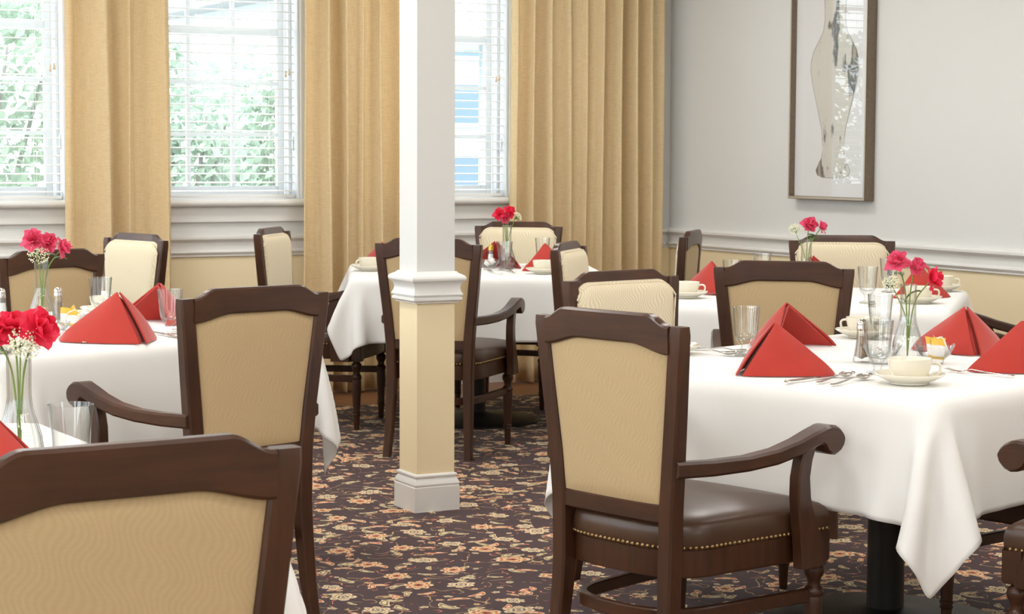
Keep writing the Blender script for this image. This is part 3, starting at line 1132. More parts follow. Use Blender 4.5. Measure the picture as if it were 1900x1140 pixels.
DRAPES = {}
def table(name_c, rot, half, label, cloth_label, key, mirror=1, pole_r=.052, over=.26, seat=None, shift=(0, 0)):
    x, y = name_c
    t_ = empty('dining_table', (x, y, .008), R(rot))
    tag(t_, label, 'table', 'pedestal dining tables')
    a, b = half
    G().box(-a + .022, a - .022, -b + .022, b - .022, TZ - .050, TZ - .016, .004).build('tabletop', 'dark_wood', t_)
    G().lathe([(pole_r, .03), (pole_r, TZ - .05)], 28).build('pedestal', 'black_metal', t_, True, 40)
    G().lathe([(.30, .0), (.32, .004), (.32, .010), (.30, .016), (.16, .030), (.075, .040), (pole_r, .046)], 48).build('base_disc', 'black_metal', t_, True, 40)
    if key not in DRAPES:
        st_ = ()
        if seat:
            dx_, dy_, ca, sa = seat[0] - x, seat[1] - y, math.cos(R(rot)), math.sin(R(rot))
            st_ = ((dx_ * ca + dy_ * sa, -dx_ * sa + dy_ * ca, R(seat[2] - rot)),)
        Vv, F = drape(a, b, over, len(DRAPES) + 4, st_, shift)
        c = obj('tablecloth', Vv, F, 'linen_white', None, True)
        md = c.modifiers.new('smooth', 'SUBSURF')
        md.levels = md.render_levels = 1
        md = c.modifiers.new('thick', 'SOLIDIFY')
        md.thickness = .0016
        md.offset = 1
        DRAPES[key] = c
    else:
        c = DRAPES[key].copy()
        COL.objects.link(c)
    c.location = (x, y, TZ)
    c.rotation_euler = (0, 0, R(rot + (0 if mirror == 1 else mirror)))
    tag(c, cloth_label, 'tablecloth', 'white tablecloths')
    return t_
HS = (.62, .62)
table((3.455, 4.30), 18, (.69, .58), 'pedestal table with thick black post under the cloth at lower right', 'white tablecloth with a long pointed hanging corner, on the front right table', 'big')
table((4.72, 6.43), -44, HS, 'pedestal table in the far right corner below the framed picture', 'white tablecloth on the table near the right wall, behind the front right table', 'sq')
table((4.30, 8.55), -23, HS, 'pedestal table with round black base disc standing behind the column', 'bright white tablecloth on the rear table by the curtains, behind the column', 'rear', seat=(3.61, 8.79, -129), shift=(.08, 0))
table((1.588, 6.205), 21, HS, 'pedestal table at the left, beyond the armchair left of the column', 'white tablecloth on the left table with the large folded red napkin', 'sq', 180)
table((.652, 3.462), 4, (.42, .62), 'pedestal table at lower left, hidden behind the closest chair', 'white tablecloth at lower left under the fluted vase and tumbler', 'near')
table((1.50, 8.22), 19, HS, 'pedestal table at the far left edge below the left window', 'white tablecloth on the far left table, hidden by the chair at the left edge', 'sq', 270)

# ------------------------------------------------------------------ tableware builders
CZ = TZ + .0035                           # height of the cloth surface
def build_napkin():
    V, F = [], []
    Fp, T, tip = Vector((0, -.125)), (0, .004, .128), (.152, .085)
    def pt(s_, u, v, gap):
        e_ = Vector((s_ * tip[0], tip[1]))
        nrm = Vector((s_ * .81, -.59))
        b_ = Fp.lerp(e_, u) + nrm * .014 * math.sin(PI * u)
        b_.x += s_ * gap * .009 * (1 - u)
        k = 1 - v
        x = b_.x * k + s_ * gap * .002 * v
        y = b_.y * k + T[1] * v
        bul = .011 * math.sin(PI * v) * math.sin(PI * (.1 + .85 * u))
        x += nrm.x * bul
        y += nrm.y * bul
        z = T[2] * v
        c = max(0, u - .84) / .16 * max(0, 1 - v / .35)
        x -= s_ * .022 * c * c
        y += .004 * c
        return x, y, z
    nu, nv = 18, 18
    for s_ in (1, -1):
        k0 = len(V)
        for j in range(nv + 1):
            for i in range(nu + 1):
                V.append(pt(s_, i / nu, j / nv, 1))
        for j in range(nv):
            for i in range(nu):
                a = k0 + j * (nu + 1) + i
                q = (a, a + 1, a + nu + 2, a + nu + 1)
                F.append(q if s_ > 0 else tuple(reversed(q)))
    k0 = len(V)                                 # inner fold, set back behind the slot
    for j in range(nv + 1):
        for i in range(2 * nu + 1):
            u = (i - nu) / nu
            x, y, z = pt(1 if u >= 0 else -1, abs(u) * .93, j / nv, 0)
            V.append((x * .93, y * .93 + .010, z * .94))
    for j in range(nv):
        for i in range(2 * nu):
            a = k0 + j * (2 * nu + 1) + i
            F.append((a, a + 1, a + 2 * nu + 2, a + 2 * nu + 1))
    return V, F
nv_, nf_ = build_napkin()
napkin0 = None
def napkin(x, y, rot, label, s=1.0):
    global napkin0
    if napkin0 is None:
        o = obj('folded_napkin', nv_, nf_, 'napkin_red', None, True)
        md = o.modifiers.new('thick', 'SOLIDIFY')
        md.thickness = .0045
        md.offset = 1
        md = o.modifiers.new('round', 'BEVEL')
        md.width = .0018
        md.segments = 2
        napkin0 = o
    else:
        o = napkin0.copy()
        COL.objects.link(o)
    o.location = (x, y, CZ)
    o.rotation_euler = (0, 0, R(rot))
    o.scale = (s, s, s)
    tag(o, label, 'napkin', 'red folded napkins')
    return o

PROTO = {}
def place(kind, builder, x, y, rot, label, cat, group, z=None, s=1.0):
    if kind not in PROTO:
        PROTO[kind] = builder()
        o = PROTO[kind]
    else:
        o = copy_tree(PROTO[kind])
    o.location = (x, y, CZ if z is None else z)
    o.rotation_euler = (0, 0, R(rot))
    o.scale = (s, s, s)
    tag(o, label, cat, group)
    return o

def b_goblet():
    outer = [(.0, .0), (.030, .0), (.031, .002), (.028, .0045), (.014, .009), (.0105, .013), (.0105, .018), (.0135, .022), (.0115, .026), (.0125, .030), (.020, .038), (.028, .048), (.0318, .058), (.0335, .075), (.0365, .11), (.0392, .140)]
    inner = [(.0380, .1405), (.0352, .11), (.0322, .075), (.0300, .060), (.026, .053), (.016, .047), (.0, .045)]
    return G().lathe(outer + inner, 40).build('goblet', 'glass', None, True, 60)
def b_tumbler():
    outer = [(.0, .0), (.028, .0), (.030, .002), (.0325, .02), (.0335, .04), (.0345, .06), (.0385, .09), (.0415, .112)]
    inner = [(.0403, .1125), (.0372, .09), (.0332, .06), (.0320, .04), (.030, .022), (.025, .014), (.0, .013)]
    return G().lathe(outer + inner, 40).build('tumbler', 'glass', None, True, 60)
def b_vase():
    outer = [(.0, .0), (.033, .0), (.036, .003), (.0405, .022), (.0412, .038), (.0385, .058), (.033, .078), (.0265, .098), (.0225, .115), (.0212, .13), (.0212, .16), (.0216, .19), (.0225, .207), (.0235, .214)]
    inner = [(.0215, .2145), (.0203, .207), (.0190, .19), (.0185, .13), (.0200, .113), (.0240, .097), (.0305, .077), (.036, .057), (.0385, .038), (.0375, .022), (.030, .012), (.0, .010)]
    k = len(outer)
    zs = None
    return G().lathe(outer + inner, 64, mod=lambda a, z: 1 + (.034 * math.cos(16 * a) if 0 < z < .205 else 0)).build('bud_vase', 'glass', None, True, 60)
def b_cup():
    e_ = empty('teacup')
    outer = [(.0, .0), (.030, .0), (.031, .003), (.0405, .010), (.047, .020), (.0515, .033), (.054, .046), (.0555, .055)]
    inner = [(.0553, .0565), (.0540, .0568), (.0525, .055), (.0500, .035), (.044, .019), (.033, .009), (.0, .006)]
    G().lathe(outer + inner, 44).build('cup_body', 'china', e_, True, 60)
    pts = spline([(.052, 0, .044), (.064, 0, .046), (.0745, 0, .041), (.076, 0, .029), (.070, 0, .017), (.058, 0, .0125), (.044, 0, .016)], 5)
    g = G()
    rings = []
    for i, p in enumerate(pts):
        d = (pts[min(i + 1, len(pts) - 1)] - pts[max(i - 1, 0)]).normalized()
        nrm = d.cross(Vector((0, 1, 0)))
        rings.append([p + Vector((0, 1, 0)) * (.0055 * math.cos(q * PI / 4)) + nrm * (.0036 * math.sin(q * PI / 4)) for q in range(8)])
    g.loft(rings)
    g.build('handle', 'china', e_, True)
    return e_
def b_saucer():
    prof = [(.0, .003), (.040, .003), (.041, .0), (.046, .0), (.047, .004), (.066, .012), (.083, .021), (.088, .0245), (.089, .0265), (.0875, .0275), (.080, .0245), (.062, .0155), (.045, .009), (.034, .0072), (.0, .0068)]
    return G().lathe(prof, 56).build('saucer', 'china', None, True, 50)
def b_shaker(fill, cap):
    def f():
        e_ = empty('shaker')
        o = [(.0, .0), (.023, .0), (.0245, .003), (.0225, .014), (.0175, .045), (.0148, .075), (.0135, .088), (.0120, .0885), (.0128, .075), (.0155, .045), (.0195, .016), (.0, .008)]
        G().lathe(o, 16).build('glass_body', 'glass', e_, True, 30)
        G().lathe([(.0, .0085), (.0188, .0165), (.0150, .045), (.0126, .070), (.0, .071)], 16).build('contents', fill, e_, True, 30)
        G().lathe([(.0145, .087), (.0148, .097), (.0138, .1), (.0142, .104), (.0135, .110), (.0100, .116), (.005, .119), (.0, .1195)], 20).build('cap', cap, e_, True, 35)
        return e_
    return f
def b_bowl():
    e_ = empty('glass_bowl')
    n = 60
    V, F = [], []
    prof = [(.0, .0), (.024, .0), (.026, .003), (.025, .008), (.030, .014), (.042, .026), (.050, .040), (.0545, .050), (.0525, .0505), (.0475, .040), (.0395, .027), (.028, .016), (.0, .012)]
    g = G()
    k = len(prof)
    for j in range(n):
        a = 2 * PI * j / n
        for r_, z in prof:
            q = max(0, (z - .014) / .036)
            rr = r_ * (1 + .05 * q * math.cos(10 * a + 12 * z))
            V.append((rr * math.cos(a), rr * math.sin(a), z + .004 * q * q * math.cos(10 * a + .7)))
    for j in range(n):
        j2 = (j + 1) % n
        for i in range(k - 1):
            F.append((j * k + i, j2 * k + i, j2 * k + i + 1, j * k + i + 1))
    obj('bowl', V, F, 'glass', e_, True, 60)
    return e_
def b_creamer():
    e_ = empty('creamer_tub')
    G().lathe([(.0, .0), (.0115, .0), (.0125, .001), (.0155, .019), (.0185, .020), (.0185, .0212), (.0, .0215)], 20).build('tub', 'paper_white', e_, True, 40)
    G().lathe([(.0, .0219), (.009, .0219), (.009, .0213), (.0, .0213)], 14).build('lid_print', 'packet_red', e_)
    return e_
def b_packet(mat):
    def f():
        e_ = empty('sugar_packet')
        V, F = [], []
        nx, ny = 6, 8
        for s_ in (1, -1):
            for j in range(ny + 1):
                for i in range(nx + 1):
                    x = lerp(-.019, .019, i / nx)
                    y = lerp(-.030, .030, j / ny)
                    d = .0045 * max(0, (1 - (x / .019) ** 2) * (1 - (y / .027) ** 2)) if abs(y) < .027 else 0
                    V.append((x, y, s_ * d + .004 * math.sin(y * 60)))
        m_ = (nx + 1) * (ny + 1)
        for s_ in (0, 1):
            for j in range(ny):
                for i in range(nx):
                    a = s_ * m_ + j * (nx + 1) + i
                    F.append((a, a + 1, a + nx + 2, a + nx + 1))
        obj('packet_body', V, F, 'paper_white', e_, True)
        V2 = [(x, y, z + (.0004 if z >= .004 * math.sin(y * 60) else -.0004)) for x, y, z in V if True]
        F2 = [q for q in F if min(V[i][1] for i in q) > .0 or max(V[i][1] for i in q) < -.017]
        obj('printed_band', V2, F2, mat, e_, True)
        return e_
    return f

def strip(pts, widths, thick, mat, name, parent=None):
    """flat tapered metal strip following points in the y/z plane"""
    g = G()
    rings = []
    for (y, z), w in zip(pts, widths):
        rings.append([(w, y, z), (w * .6, y, z + thick), (-w * .6, y, z + thick), (-w, y, z), (-w * .6, y, z - thick * .4), (w * .6, y, z - thick * .4)])
    return g.loft(rings)
def b_spoon():
    e_ = empty('spoon')
    g = strip([(-.09, .004), (-.085, .0045), (-.06, .004), (-.02, .006), (.03, .011), (.055, .0085), (.066, .006)], [.006, .0085, .0065, .0042, .0032, .0034, .005], .0016, 'steel', 'handle')
    g.build('handle', 'steel', e_, True, 50)
    V, F = [], []
    n, m_ = 24, 6
    for k in range(m_ + 1):
        q = k / m_
        for j in range(n):
            a = 2 * PI * j / n
            rx, ry = .0195 * q, .030 * q
            yy = ry * math.sin(a)
            V.append((rx * math.cos(a) * (1 + .12 * math.sin(a)), .092 + yy, .002 + .0085 * q ** 2.4 + .002 * q * (math.sin(a))))
    for k in range(m_):
        for j in range(n):
            j2 = (j + 1) % n
            F.append((k * n + j, k * n + j2, (k + 1) * n + j2, (k + 1) * n + j))
    o = obj('spoon_bowl', V, F, 'steel', e_, True)
    md = o.modifiers.new('thick', 'SOLIDIFY')
    md.thickness = .0014
    return e_
def b_fork():
    e_ = empty('fork')
    g = strip([(-.10, .004), (-.093, .0045), (-.065, .004), (-.02, .006), (.025, .010), (.045, .006)], [.0055, .0082, .0062, .004, .0032, .0045], .0016, 'steel', 'handle')
    g.build('handle', 'steel', e_, True, 50)
    g = strip([(.043, .006), (.052, .003), (.06, .0022)], [.0045, .011, .0118], .0015, 'steel', 'fork_head')
    for x in (-.0095, -.0032, .0032, .0095):
        for (a, b, z1, z2) in ((.059, .080, .0018, .003), (.080, .102, .003, .0075)):
            g.add([(x - .0015, a, z1), (x + .0015, a, z1), (x + .0015, a, z1 + .0016), (x - .0015, a, z1 + .0016), (x - .0011, b, z2), (x + .0011, b, z2), (x + .0011, b, z2 + .0014), (x - .0011, b, z2 + .0014)],
                  [(0, 1, 2, 3), (4, 5, 6, 7), (0, 1, 5, 4), (1, 2, 6, 5), (2, 3, 7, 6), (3, 0, 4, 7)])
    g.build('tined_head', 'steel', e_, True, 40)
    return e_
def b_knife():
    e_ = empty('table_knife')
    strip([(-.11, .004), (-.104, .005), (-.07, .0045), (.0, .0045), (.01, .0045)], [.006, .0085, .007, .0055, .005], .0028, 'steel', 'handle').build('handle', 'steel', e_, True, 50)
    strip([(.009, .004), (.02, .003), (.07, .0022), (.10, .0022), (.115, .0022)], [.005, .0085, .009, .0085, .003], .0012, 'steel', 'blade').build('blade', 'steel', e_, True, 50)
    return e_

# flowers -----------------------------------------------------------------
def petal_mesh(L, W, cup, flare, seed):
    rng = random.Random(seed)
    V, F = [], []
    nu, nv = 8, 8
    ph = rng.uniform(0, 6)
    for j in range(nv + 1):
        v = j / nv
        for i in range(nu + 1):
            u = lerp(-1, 1, i / nu)
            w = W * (math.sin(PI * (.08 + .80 * v)) ** .7) * (1 - .25 * (v > .85) * (abs(u) > .7))
            x = u * w
            r_ = L * v * (1 - .10 * abs(u) ** 3 + .05 * math.cos(2.5 * u + ph) * v)
            z = cup * L * (v ** 1.3) - flare * L * v ** 3 + .16 * W * u * u * v + .05 * W * math.sin(5 * u + ph) * v * v * 1.6
            V.append((x, r_, z))
    for j in range(nv):
        for i in range(nu):
            a = j * (nu + 1) + i
            F.append((a, a + 1, a + nu + 2, a + nu + 1))
    return V, F
PET = {}
def petal(parent, key, mat, mtx):
    k = (key, mat)
    if k not in PET:
        L_, W_, c_, f_ = {0: (.036, .021, .35, .25), 1: (.030, .019, .75, .2), 2: (.021, .014, 1.5, .3)}[key]
        V, F = petal_mesh(L_, W_, c_, f_, key)
        o = obj('petal', V, F, mat, parent, True)
        PET[k] = o.data
    else:
        o = bpy.data.objects.new('petal', PET[k])
        COL.objects.link(o)
        o.parent = parent
    o.matrix_local = mtx
    return o
LEAFM = [None]
def leaf(parent, mtx):
    if LEAFM[0] is None:
        V, F = [], []
        n = 8
        for j in range(n + 1):
            v = j / n
            w = .0125 * math.sin(PI * v ** .8) + .0002
            for u in (-1, 0, 1):
                V.append((u * w, .05 * v, -.004 * abs(u) * -1 + .010 * math.sin(PI * v) * .6 - .014 * v * v))
        for j in range(n):
            for i in range(2):
                a = j * 3 + i
                F.append((a, a + 1, a + 4, a + 3))
        o = obj('leaf', V, F, 'leaf_green', parent, True)
        LEAFM[0] = o.data
    else:
        o = bpy.data.objects.new('leaf', LEAFM[0])
        COL.objects.link(o)
        o.parent = parent
    o.matrix_local = mtx
    return o
def rose(base, head, facing, mat, label, seed, s=1.0, leaves=1, cat='flower'):
    """base: world point of stem foot, head: bloom centre offset from it, facing: bloom axis"""
    rng = random.Random(seed)
    e_ = empty('rose_stem', base)
    tag(e_, label, 'flower', 'cut pink and red roses')
    h = Vector(head)
    pts = spline([(0, 0, 0), (h.x * .12, h.y * .12, h.z * .45), (h.x * .35, h.y * .35, h.z * .75), tuple(h)], 6)
    st_ = G().tube(pts, .0019, 6).build('stem', 'stem_green', e_, True)
    ax = Vector(facing).normalized()
    q = Vector((0, 0, 1)).rotation_difference(ax)
    B = Matrix.Translation(h - ax * .006) @ q.to_matrix().to_4x4()
    for ring, (n, tilt) in enumerate(((5, -8), (5, 14), (4, 30))):
        for k in range(n):
            a = 2 * PI * k / n + ring * .6 + rng.uniform(-.2, .2)
            m_ = B @ Matrix.Rotation(a, 4, 'Z') @ Matrix.Translation((0, .002, .002 * ring)) @ Matrix.Rotation(R(tilt + rng.uniform(-12, 12)), 4, 'X') @ Matrix.Scale(s * rng.uniform(.9, 1.1), 4)
            petal(e_, ring, mat, m_)
    for k in range(leaves):
        p = pts[int(len(pts) * (.78 - .1 * k))]
        m_ = Matrix.Translation(p) @ Matrix.Rotation(rng.uniform(0, 6.28), 4, 'Z') @ Matrix.Rotation(R(rng.uniform(-25, 25)), 4, 'X') @ Matrix.Scale(s, 4)
        leaf(e_, m_)
    return e_
def lace(base, head, facing, label, seed, rad=.034):
    rng = random.Random(seed)
    e_ = empty('lace_flower_stem', base)
    tag(e_, label, 'flower', 'white lace flowers')
    h = Vector(head)
    ax = Vector(facing).normalized()
    pts = spline([(0, 0, 0), (h.x * .1, h.y * .1, h.z * .5), tuple(h - ax * .02)], 6)
    g = G().tube(pts, .0015, 6)
    q = Vector((0, 0, 1)).rotation_difference(ax)
    hd = G()
    for k in range(230):
        r_ = rad * math.sqrt(rng.random())
        a = rng.uniform(0, 6.283)
        z = .012 - .012 * (r_ / rad) ** 2 + rng.uniform(-.004, .004)
        p = h + q @ Vector((r_ * math.cos(a), r_ * math.sin(a), z))
        d = rng.uniform(.0013, .0026)
        v = [p + Vector(o_) * d for o_ in ((1, 0, 0), (-1, 0, 0), (0, 1, 0), (0, -1, 0), (0, 0, 1), (0, 0, -1))]
        hd.add(v, [(0, 2, 4), (2, 1, 4), (1, 3, 4), (3, 0, 4), (2, 0, 5), (1, 2, 5), (3, 1, 5), (0, 3, 5)])
        if k % 9 == 0:
            g.tube([h - ax * .022, p], .0006, 3)
    g.build('stem', 'stem_green', e_, True)
    tag(hd.build('floret_head', 'lace_white', e_), kind='stuff')
    return e_

# ------------------------------------------------------------------ what stands on the tables
GN, GC, GS_, GV, GX = 'stemmed water goblets', 'cream teacups', 'cream saucers', 'glass bud vases', 'steel cutlery'
def goblet(x, y, lab, s=1.0): return place('gob', b_goblet, x, y, 0, lab, 'glass', GN, s=s)
def cupset(x, y, rot, lab, s=1.0):
    place('saucer', b_saucer, x, y, rot, 'cream china saucer under the ' + lab, 'saucer', GS_, s=s)
    place('cup', b_cup, x, y, rot, 'cream china cup, ' + lab, 'cup', GC, z=CZ + .0072 * s, s=s)
def vase(x, y, lab): return place('vase', b_vase, x, y, 0, lab, 'vase', GV)
def cutl(kind, x, y, rot, lab):
    b = {'spoon': b_spoon, 'fork': b_fork, 'knife': b_knife}[kind]
    return place(kind, b, x, y, rot, lab, kind, GX)

# --- front right table
napkin(2.962, 4.160, -79, 'large red napkin nearest the camera on the front right table, beside knife and spoons')
napkin(3.40, 4.72, 197, 'red napkin pyramid standing behind the nearest red napkin on the front right table')
napkin(3.79, 4.375, -25, 'red napkin pyramid right of the bowl with yellow packets')
napkin(3.60, 3.93, 20, 'red napkin cut by the right edge, beside a fork')
goblet(3.141, 4.548, 'empty goblet left of the two overlapping red napkins')
goblet(3.194, 4.024, 'empty goblet behind the nearest cup, in front of the shaker')
goblet(3.80, 4.78, 'goblet just left of the vase neck on the front right table')
cupset(3.128, 3.815, -30, 'nearest cup at the corner of the front right table')
cupset(3.80, 4.86, 120, 'cup behind the front pepper shaker')
cupset(2.985, 4.70, 20, 'cup mostly hidden behind the armchair back')
place('pepper', b_shaker('pepper', 'steel'), 3.34, 4.278, 0, 'glass pepper shaker with steel cap on the front right table', 'shaker', 'table shakers')
place('bowl', b_bowl, 3.36, 4.22, 0, 'fluted glass bowl of creamers behind the front goblet', 'bowl', 'fluted glass bowls')
place('bowl', b_bowl, 3.50, 4.165, 20, 'fluted glass bowl with yellow sugar packets right of the vase', 'bowl', 'fluted glass bowls')
vase(3.455, 4.225, 'glass bud vase with three loose roses on the front right table')
cutl('knife', 2.955, 3.985, -72, 'steel knife beside the nearest red napkin')
cutl('spoon', 2.995, 3.952, -60, 'steel spoon between the knife and the nearest cup, further from the cup')
cutl('spoon', 3.000, 3.895, -63, 'steel spoon touching the nearest saucer')
cutl('spoon', 3.075, 4.665, 200, 'left of two spoons by the goblet next to the armchair')
cutl('spoon', 3.14, 4.70, 200, 'right of two spoons by the goblet next to the armchair')
cutl('fork', 3.43, 3.90, 18, 'steel fork in front of the red napkin at the right edge')
for i, (dx, dy, dz, a, b, c) in enumerate(((-.014, .012, .022, 20, 30, 0), (.016, -.008, .024, -25, 10, 40), (.002, .018, .032, 40, -20, 90))):
    o = place('creamer', b_creamer, 3.36 + dx, 4.22 + dy, 0, ('creamer tub with red lid print, left one', 'creamer tub with red lid print, right one', 'creamer tub lying on top')[i] + ' in the bowl behind the front goblet', 'creamer', 'creamer tubs', z=CZ + dz)
    o.rotation_euler = (R(a), R(b), R(c))
for i, (dx, dy, dz, a, b, c) in enumerate(((-.012, .0, .044, 60, 10, 10), (.014, .008, .046, 65, -12, 60), (.0, -.014, .042, 70, 5, -30), (.012, -.01, .044, 62, 20, 120))):
    o = place('pk_y', b_packet('packet_yellow'), 3.50 + dx, 4.165 + dy, 0, ('leftmost', 'rightmost', 'front', 'rear right')[i] + ' yellow and white sugar packet in the bowl right of the front vase', 'packet', 'sugar packets right of the front vase', z=CZ + dz)
    o.rotation_euler = (R(a), R(b), R(c))
vb = (3.455, 4.225, CZ + .014)
rose(vb, (-.030, .015, .262), (-.5, -.3, .8), 'petal_pink', 'pink rose leaning left, topmost of the front right vase', 21, .95, 1)
rose(vb, (.015, -.008, .250), (.35, -.75, .6), 'petal_pink', 'pink rose in the middle of the front right vase', 22, .85, 0)
rose(vb, (.058, -.028, .215), (.7, -.55, .3), 'petal_red', 'red rose drooping right over the front right vase', 23, 1.05, 1)
lace(vb, (-.052, .012, .205), (-.65, -.4, .55), 'small white lace flower hanging left of the front right vase', 24, .024)

# --- table by the right wall
napkin(4.47, 6.73, -134, 'red napkin left of the chair back between the two right-hand tables')
napkin(5.13, 6.93, 150, 'red napkin tip showing above the chair back, below the far right vase')
napkin(5.12, 6.20, 46, 'red napkin behind the front vase, on the far right table')
goblet(4.708, 6.002, 'goblet in front of the wall-side chair, on the far right table')
goblet(5.17, 6.45, 'goblet right of the wall-side chair, behind the roses')
goblet(4.50, 6.62, 'goblet whose rim shows beside the red napkin above the chair back')
goblet(4.93, 7.02, 'goblet whose rim shows above the middle of the chair back')
cupset(4.222, 6.534, -40, 'cup at the left end of the far right table')
cupset(4.90, 5.93, -40, 'cup right of the front vase, on the far right table')
cupset(5.42, 6.42, -40, 'cup at the far right corner, below the chair rail')
vase(4.93, 6.70, 'glass bud vase below the framed picture on the far right table')
vb = (4.93, 6.70, CZ + .014)
rose(vb, (.006, -.006, .262), (.1, -.8, .5), 'petal_pink', 'open pink rose in the vase below the framed picture', 31, 1.1, 1)
rose(vb, (.055, -.028, .252), (.6, -.5, .5), 'petal_pink', 'half side-on pink rose in the vase below the framed picture', 32, .85, 1)
lace(vb, (-.045, .02, .242), (-.5, -.5, .7), 'white lace flower left of the pink roses below the framed picture', 33, .030)
cutl('spoon', 4.63, 6.04, 140, 'left spoon by the goblet on the far right table')
cutl('spoon', 4.69, 5.95, 140, 'right spoon by the goblet on the far right table')
cutl('fork', 4.40, 6.60, -134, 'fork lying beside the red napkin left of the chair back')

# --- rear table behind the column
napkin(4.50, 8.72, 142, 'red napkin behind the bowl on the rear table')
napkin(4.62, 8.42, 50, 'red napkin behind the half side-on chair, on the rear table')
napkin(3.93, 8.85, -130, 'red napkin right of the left cup on the rear table')
goblet(4.42, 8.47, 'goblet in front of the roses on the rear table')
goblet(4.80, 8.78, 'goblet at the right of the rear chair cushion')
cupset(3.80, 8.70, 190, 'cup at the left end of the rear table')
cupset(4.465, 8.15, 0, 'cup beside the half side-on chair')
cupset(4.80, 8.52, -20, 'cup at the right end of the rear table')
place('bowl', b_bowl, 4.36, 8.52, 0, 'fluted glass bowl of white creamers on the rear table', 'bowl', 'fluted glass bowls')
place('salt', b_shaker('salt', 'gold_cap'), 4.44, 8.66, 0, 'shaker with gold cap behind the bowl on the rear table', 'shaker', 'table shakers')
vase(4.50, 8.60, 'glass bud vase on the rear table in front of the curtain chair')
vb = (4.50, 8.60, CZ + .014)
rose(vb, (-.035, .02, .258), (-.4, -.7, .5), 'petal_red', 'left red rose in the rear table vase', 41, .9, 0)
rose(vb, (.012, -.004, .268), (.2, -.8, .5), 'petal_red', 'right red rose in the rear table vase', 42, .95, 0)
rose(vb, (-.012, -.002, .235), (-.1, -.95, .2), 'petal_pink', 'pink rose lowest in the rear table vase', 43, .75, 0)
lace(vb, (.05, -.02, .245), (.6, -.4, .6), 'white lace flower right of the red roses on the rear table', 44, .026)
cutl('spoon', 4.26, 8.25, -10, 'left spoon in front of the bowl on the rear table')
cutl('spoon', 4.36, 8.28, -20, 'right spoon in front of the bowl on the rear table')
cutl('fork', 4.68, 8.72, 142, 'fork in front of the rear chair cushion')
for i, (dx, dy, dz, a, b, c) in enumerate(((-.015, .008, .024, 20, 30, 0), (.016, .004, .030, -30, 20, 40), (.0, -.014, .036, 45, -20, 90))):
    o = place('creamer', b_creamer, 4.36 + dx, 8.52 + dy, 0, ('left', 'right', 'topmost')[i] + ' creamer tub in the bowl on the rear table', 'creamer', 'creamer tubs on the rear table', z=CZ + dz)
    o.rotation_euler = (R(a), R(b), R(c))

# --- left table
napkin(1.685, 5.735, 13, 'large red napkin beside a fork on the left table', 1.12)
napkin(2.00, 6.32, 111, 'red napkin behind the left goblet, below the bright chair')
goblet(1.86, 6.55, 'goblet in front of the bright chair on the left table')
goblet(1.892, 5.885, 'goblet beside the armchair back on the left table')
cupset(1.92, 6.70, 60, 'cup behind the goblet on the left table')
cupset(1.27, 5.56, 0, 'cup cut by the left edge, on the left table')
place('bowl', b_bowl, 1.647, 6.145, 0, 'fluted glass bowl of tan packets on the left table', 'bowl', 'fluted glass bowls')
place('bowl', b_bowl, 1.58, 6.05, 40, 'small fluted glass bowl behind the red roses on the left table', 'bowl', 'fluted glass bowls', s=.72)
place('salt2', b_shaker('salt', 'steel'), 1.50, 6.45, 0, 'salt shaker with steel cap, left of the left table vase', 'shaker', 'table shakers')
place('pepper', b_shaker('pepper', 'steel'), 1.68, 6.42, 0, 'pepper shaker with steel cap, right of the left table vase', 'shaker', 'table shakers')
vase(1.59, 6.28, 'glass bud vase in front of the chair at the left edge, on the left table')
vb = (1.59, 6.28, CZ + .014)
rose(vb, (-.022, .012, .268), (-.3, -.5, .8), 'petal_pink', 'top left pink rose in the left table vase', 51, 1.15, 1)
rose(vb, (.022, -.002, .262), (.2, -.8, .5), 'petal_pink', 'top middle pink rose in the left table vase', 52, 1.0, 1)
rose(vb, (.062, -.028, .245), (.7, -.4, .3), 'petal_pink', 'right pink rose in the left table vase', 53, .95, 1)
lace(vb, (-.012, -.012, .225), (-.1, -.8, .5), 'white lace flower below the pink roses in the left table vase', 54, .036)
cutl('fork', 1.55, 5.79, 10, 'steel fork left of the large red napkin on the left table')
cutl('knife', 1.86, 5.84, 190, 'steel knife beside the goblet next to the armchair back')
cutl('spoon', 1.95, 5.90, 190, 'steel spoon half hidden by the armchair back on the left table')
for i, (dx, dy, dz, a, b, c) in enumerate(((-.015, .0, .044, 60, 10, 10), (.018, .006, .048, 65, -12, 60), (.004, -.016, .040, 40, 5, -30), (.02, -.012, .046, 30, 20, 120))):
    o = place('pk_t', b_packet('packet_yellow'), 1.647 + dx, 6.145 + dy, 0, ('leftmost', 'rear', 'front', 'rightmost')[i] + ' pale sugar packet in the bowl on the left table', 'packet', 'sugar packets on the left table', z=CZ + dz)
    o.rotation_euler = (R(a), R(b), R(c))

# --- table at lower left
napkin(.765, 3.40, 60, 'red napkin of which a corner shows at the lower left edge', .9)
place('tumbler', b_tumbler, .925, 3.46, 0, 'empty straight tumbler behind the closest chair back', 'glass', 'tumblers')
vase(.838, 3.48, 'fluted glass vase at lower left, nearest the camera')
vb = (.838, 3.48, CZ + .014)
rose(vb, (-.042, .02, .232), (-.4, -.6, .6), 'petal_red', 'left red rose in the vase nearest the camera', 61, 1.0, 1)
rose(vb, (-.008, .006, .240), (0, -.6, .8), 'petal_red', 'middle red rose in the vase nearest the camera', 62, .95, 0)
rose(vb, (.034, -.014, .238), (.4, -.8, .4), 'petal_red', 'right red rose in the vase nearest the camera', 63, 1.1, 0)
lace(vb, (.006, -.018, .212), (.1, -.9, .35), 'white lace flower below the red roses nearest the camera', 64, .030)

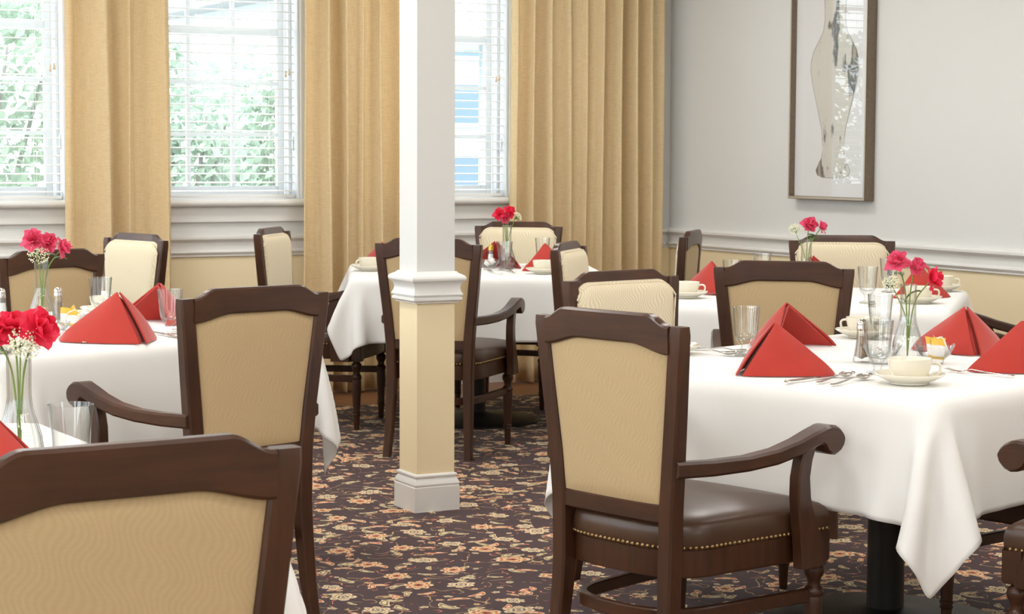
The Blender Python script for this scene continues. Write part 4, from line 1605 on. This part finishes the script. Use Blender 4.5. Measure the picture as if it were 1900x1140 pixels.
# --- far left table
vase(1.78, 8.06, 'glass bud vase of the far left table, behind the chair at the left edge')
rose((1.78, 8.06, CZ + .014), (.01, -.01, .255), (.3, -.7, .6), 'petal_pink', 'pink rose just showing at the left edge above the chair back', 71, 1.0, 0)

# ------------------------------------------------------------------ the garden outside
tag(G().box(-30, 40, YW + WT + .05, 60, -.5, -.3).build('lawn', 'ground_pale'), 'pale sunlit ground outside the windows', 'ground', kind='structure')
def shrub(x, y, rx, ry, h, n, mat, label, seed, ls=.055):
    rng = random.Random(seed)
    e_ = empty('garden_shrub', (x, y, -.3))
    tag(e_, label, 'shrub', 'garden shrubs outside')
    g = G()
    for k in range(n):
        while True:
            p = Vector((rng.uniform(-1, 1), rng.uniform(-1, 1), rng.uniform(-1, 1)))
            if .35 < p.length < 1:
                break
        lump = 1 + .18 * math.sin(7 * p.x + seed) * math.cos(6 * p.z + 2 * seed)
        c = Vector((p.x * rx * lump, p.y * ry * lump, (p.z * .5 + .5) * h * lump + .1))
        q = Vector((rng.gauss(0, 1), rng.gauss(0, 1), rng.gauss(0, 1))).normalized()
        a = q.orthogonal().normalized()
        b = q.cross(a)
        s_ = ls * rng.uniform(.6, 1.2)
        g.add([c - a * s_, c - b * s_ * .5 + q * s_ * .12, c + a * s_, c + b * s_ * .5 + q * s_ * .12], [(0, 1, 2, 3)])
    tag(g.build('foliage', mat, e_), kind='stuff')
    gt = G()
    for k in range(5):
        a = 2 * PI * k / 5
        gt.tube([(.08 * math.cos(a), .08 * math.sin(a), 0), (.3 * rx * math.cos(a), .3 * ry * math.sin(a), h * .45), (.6 * rx * math.cos(a), .6 * ry * math.sin(a), h * .8)], [.03, .022, .01], 6)
    gt.build('branches', 'branch_grey', e_, True)
shrub(2.9, 13.4, .95, .8, 2.9, 5200, 'garden_leaf', 'tall green shrub seen through the left window', 5)
shrub(4.5, 13.9, .7, .7, 2.35, 4200, 'garden_leaf_pale', 'pale green shrub seen through the left half of the middle window', 6)
shrub(5.75, 14.4, .75, .7, 2.5, 4400, 'garden_leaf', 'green shrub seen through the right half of the middle window', 7)
hs = empty('white_house', (11.2, 18.5, -.3))
tag(hs, 'white house with grey windows seen through the window by the column', 'house')
G().box(-3.2, 5, 0, 6, 0, 3.4).build('wall', 'house_white', hs)
rfo = G().add([(-3.6, -.4, 3.35), (5.4, -.4, 3.35), (5.4, 3, 5), (-3.6, 3, 5), (-3.6, 6.4, 3.35), (5.4, 6.4, 3.35)], [(0, 1, 2, 3), (3, 2, 5, 4), (0, 3, 4), (1, 5, 2), (0, 4, 5, 1)])
rfo.build('roof', 'roof_grey', hs)
for x in (-2.6, -1.5, -.4, .9):
    for z in (.5, 1.15, 1.9, 2.6):
        wn = G().box(x, x + .8, -.05, .01, z, z + .5, .01).build('window', 'house_white', hs)
        for c in (0, 1):
            G().box(x + .05 + c * .36, x + .39 + c * .36, -.06, -.045, z + .05, z + .45).build('pane', 'house_glass', wn)
um = empty('patio_umbrella', (7.9, 15.6, .15))
tag(um, 'white patio umbrella seen through the window by the column', 'umbrella')
G().tube([(0, 0, 0), (0, 0, 2.9)], .025, 10).build('pole', 'house_white', um, True)
G().lathe([(1.3, 2.15), (1.29, 2.19), (.04, 2.86), (.001, 2.88), (.001, 2.84), (1.28, 2.15)], 8, close=True).build('canopy', 'house_white', um)

bpy.context.view_layer.update()
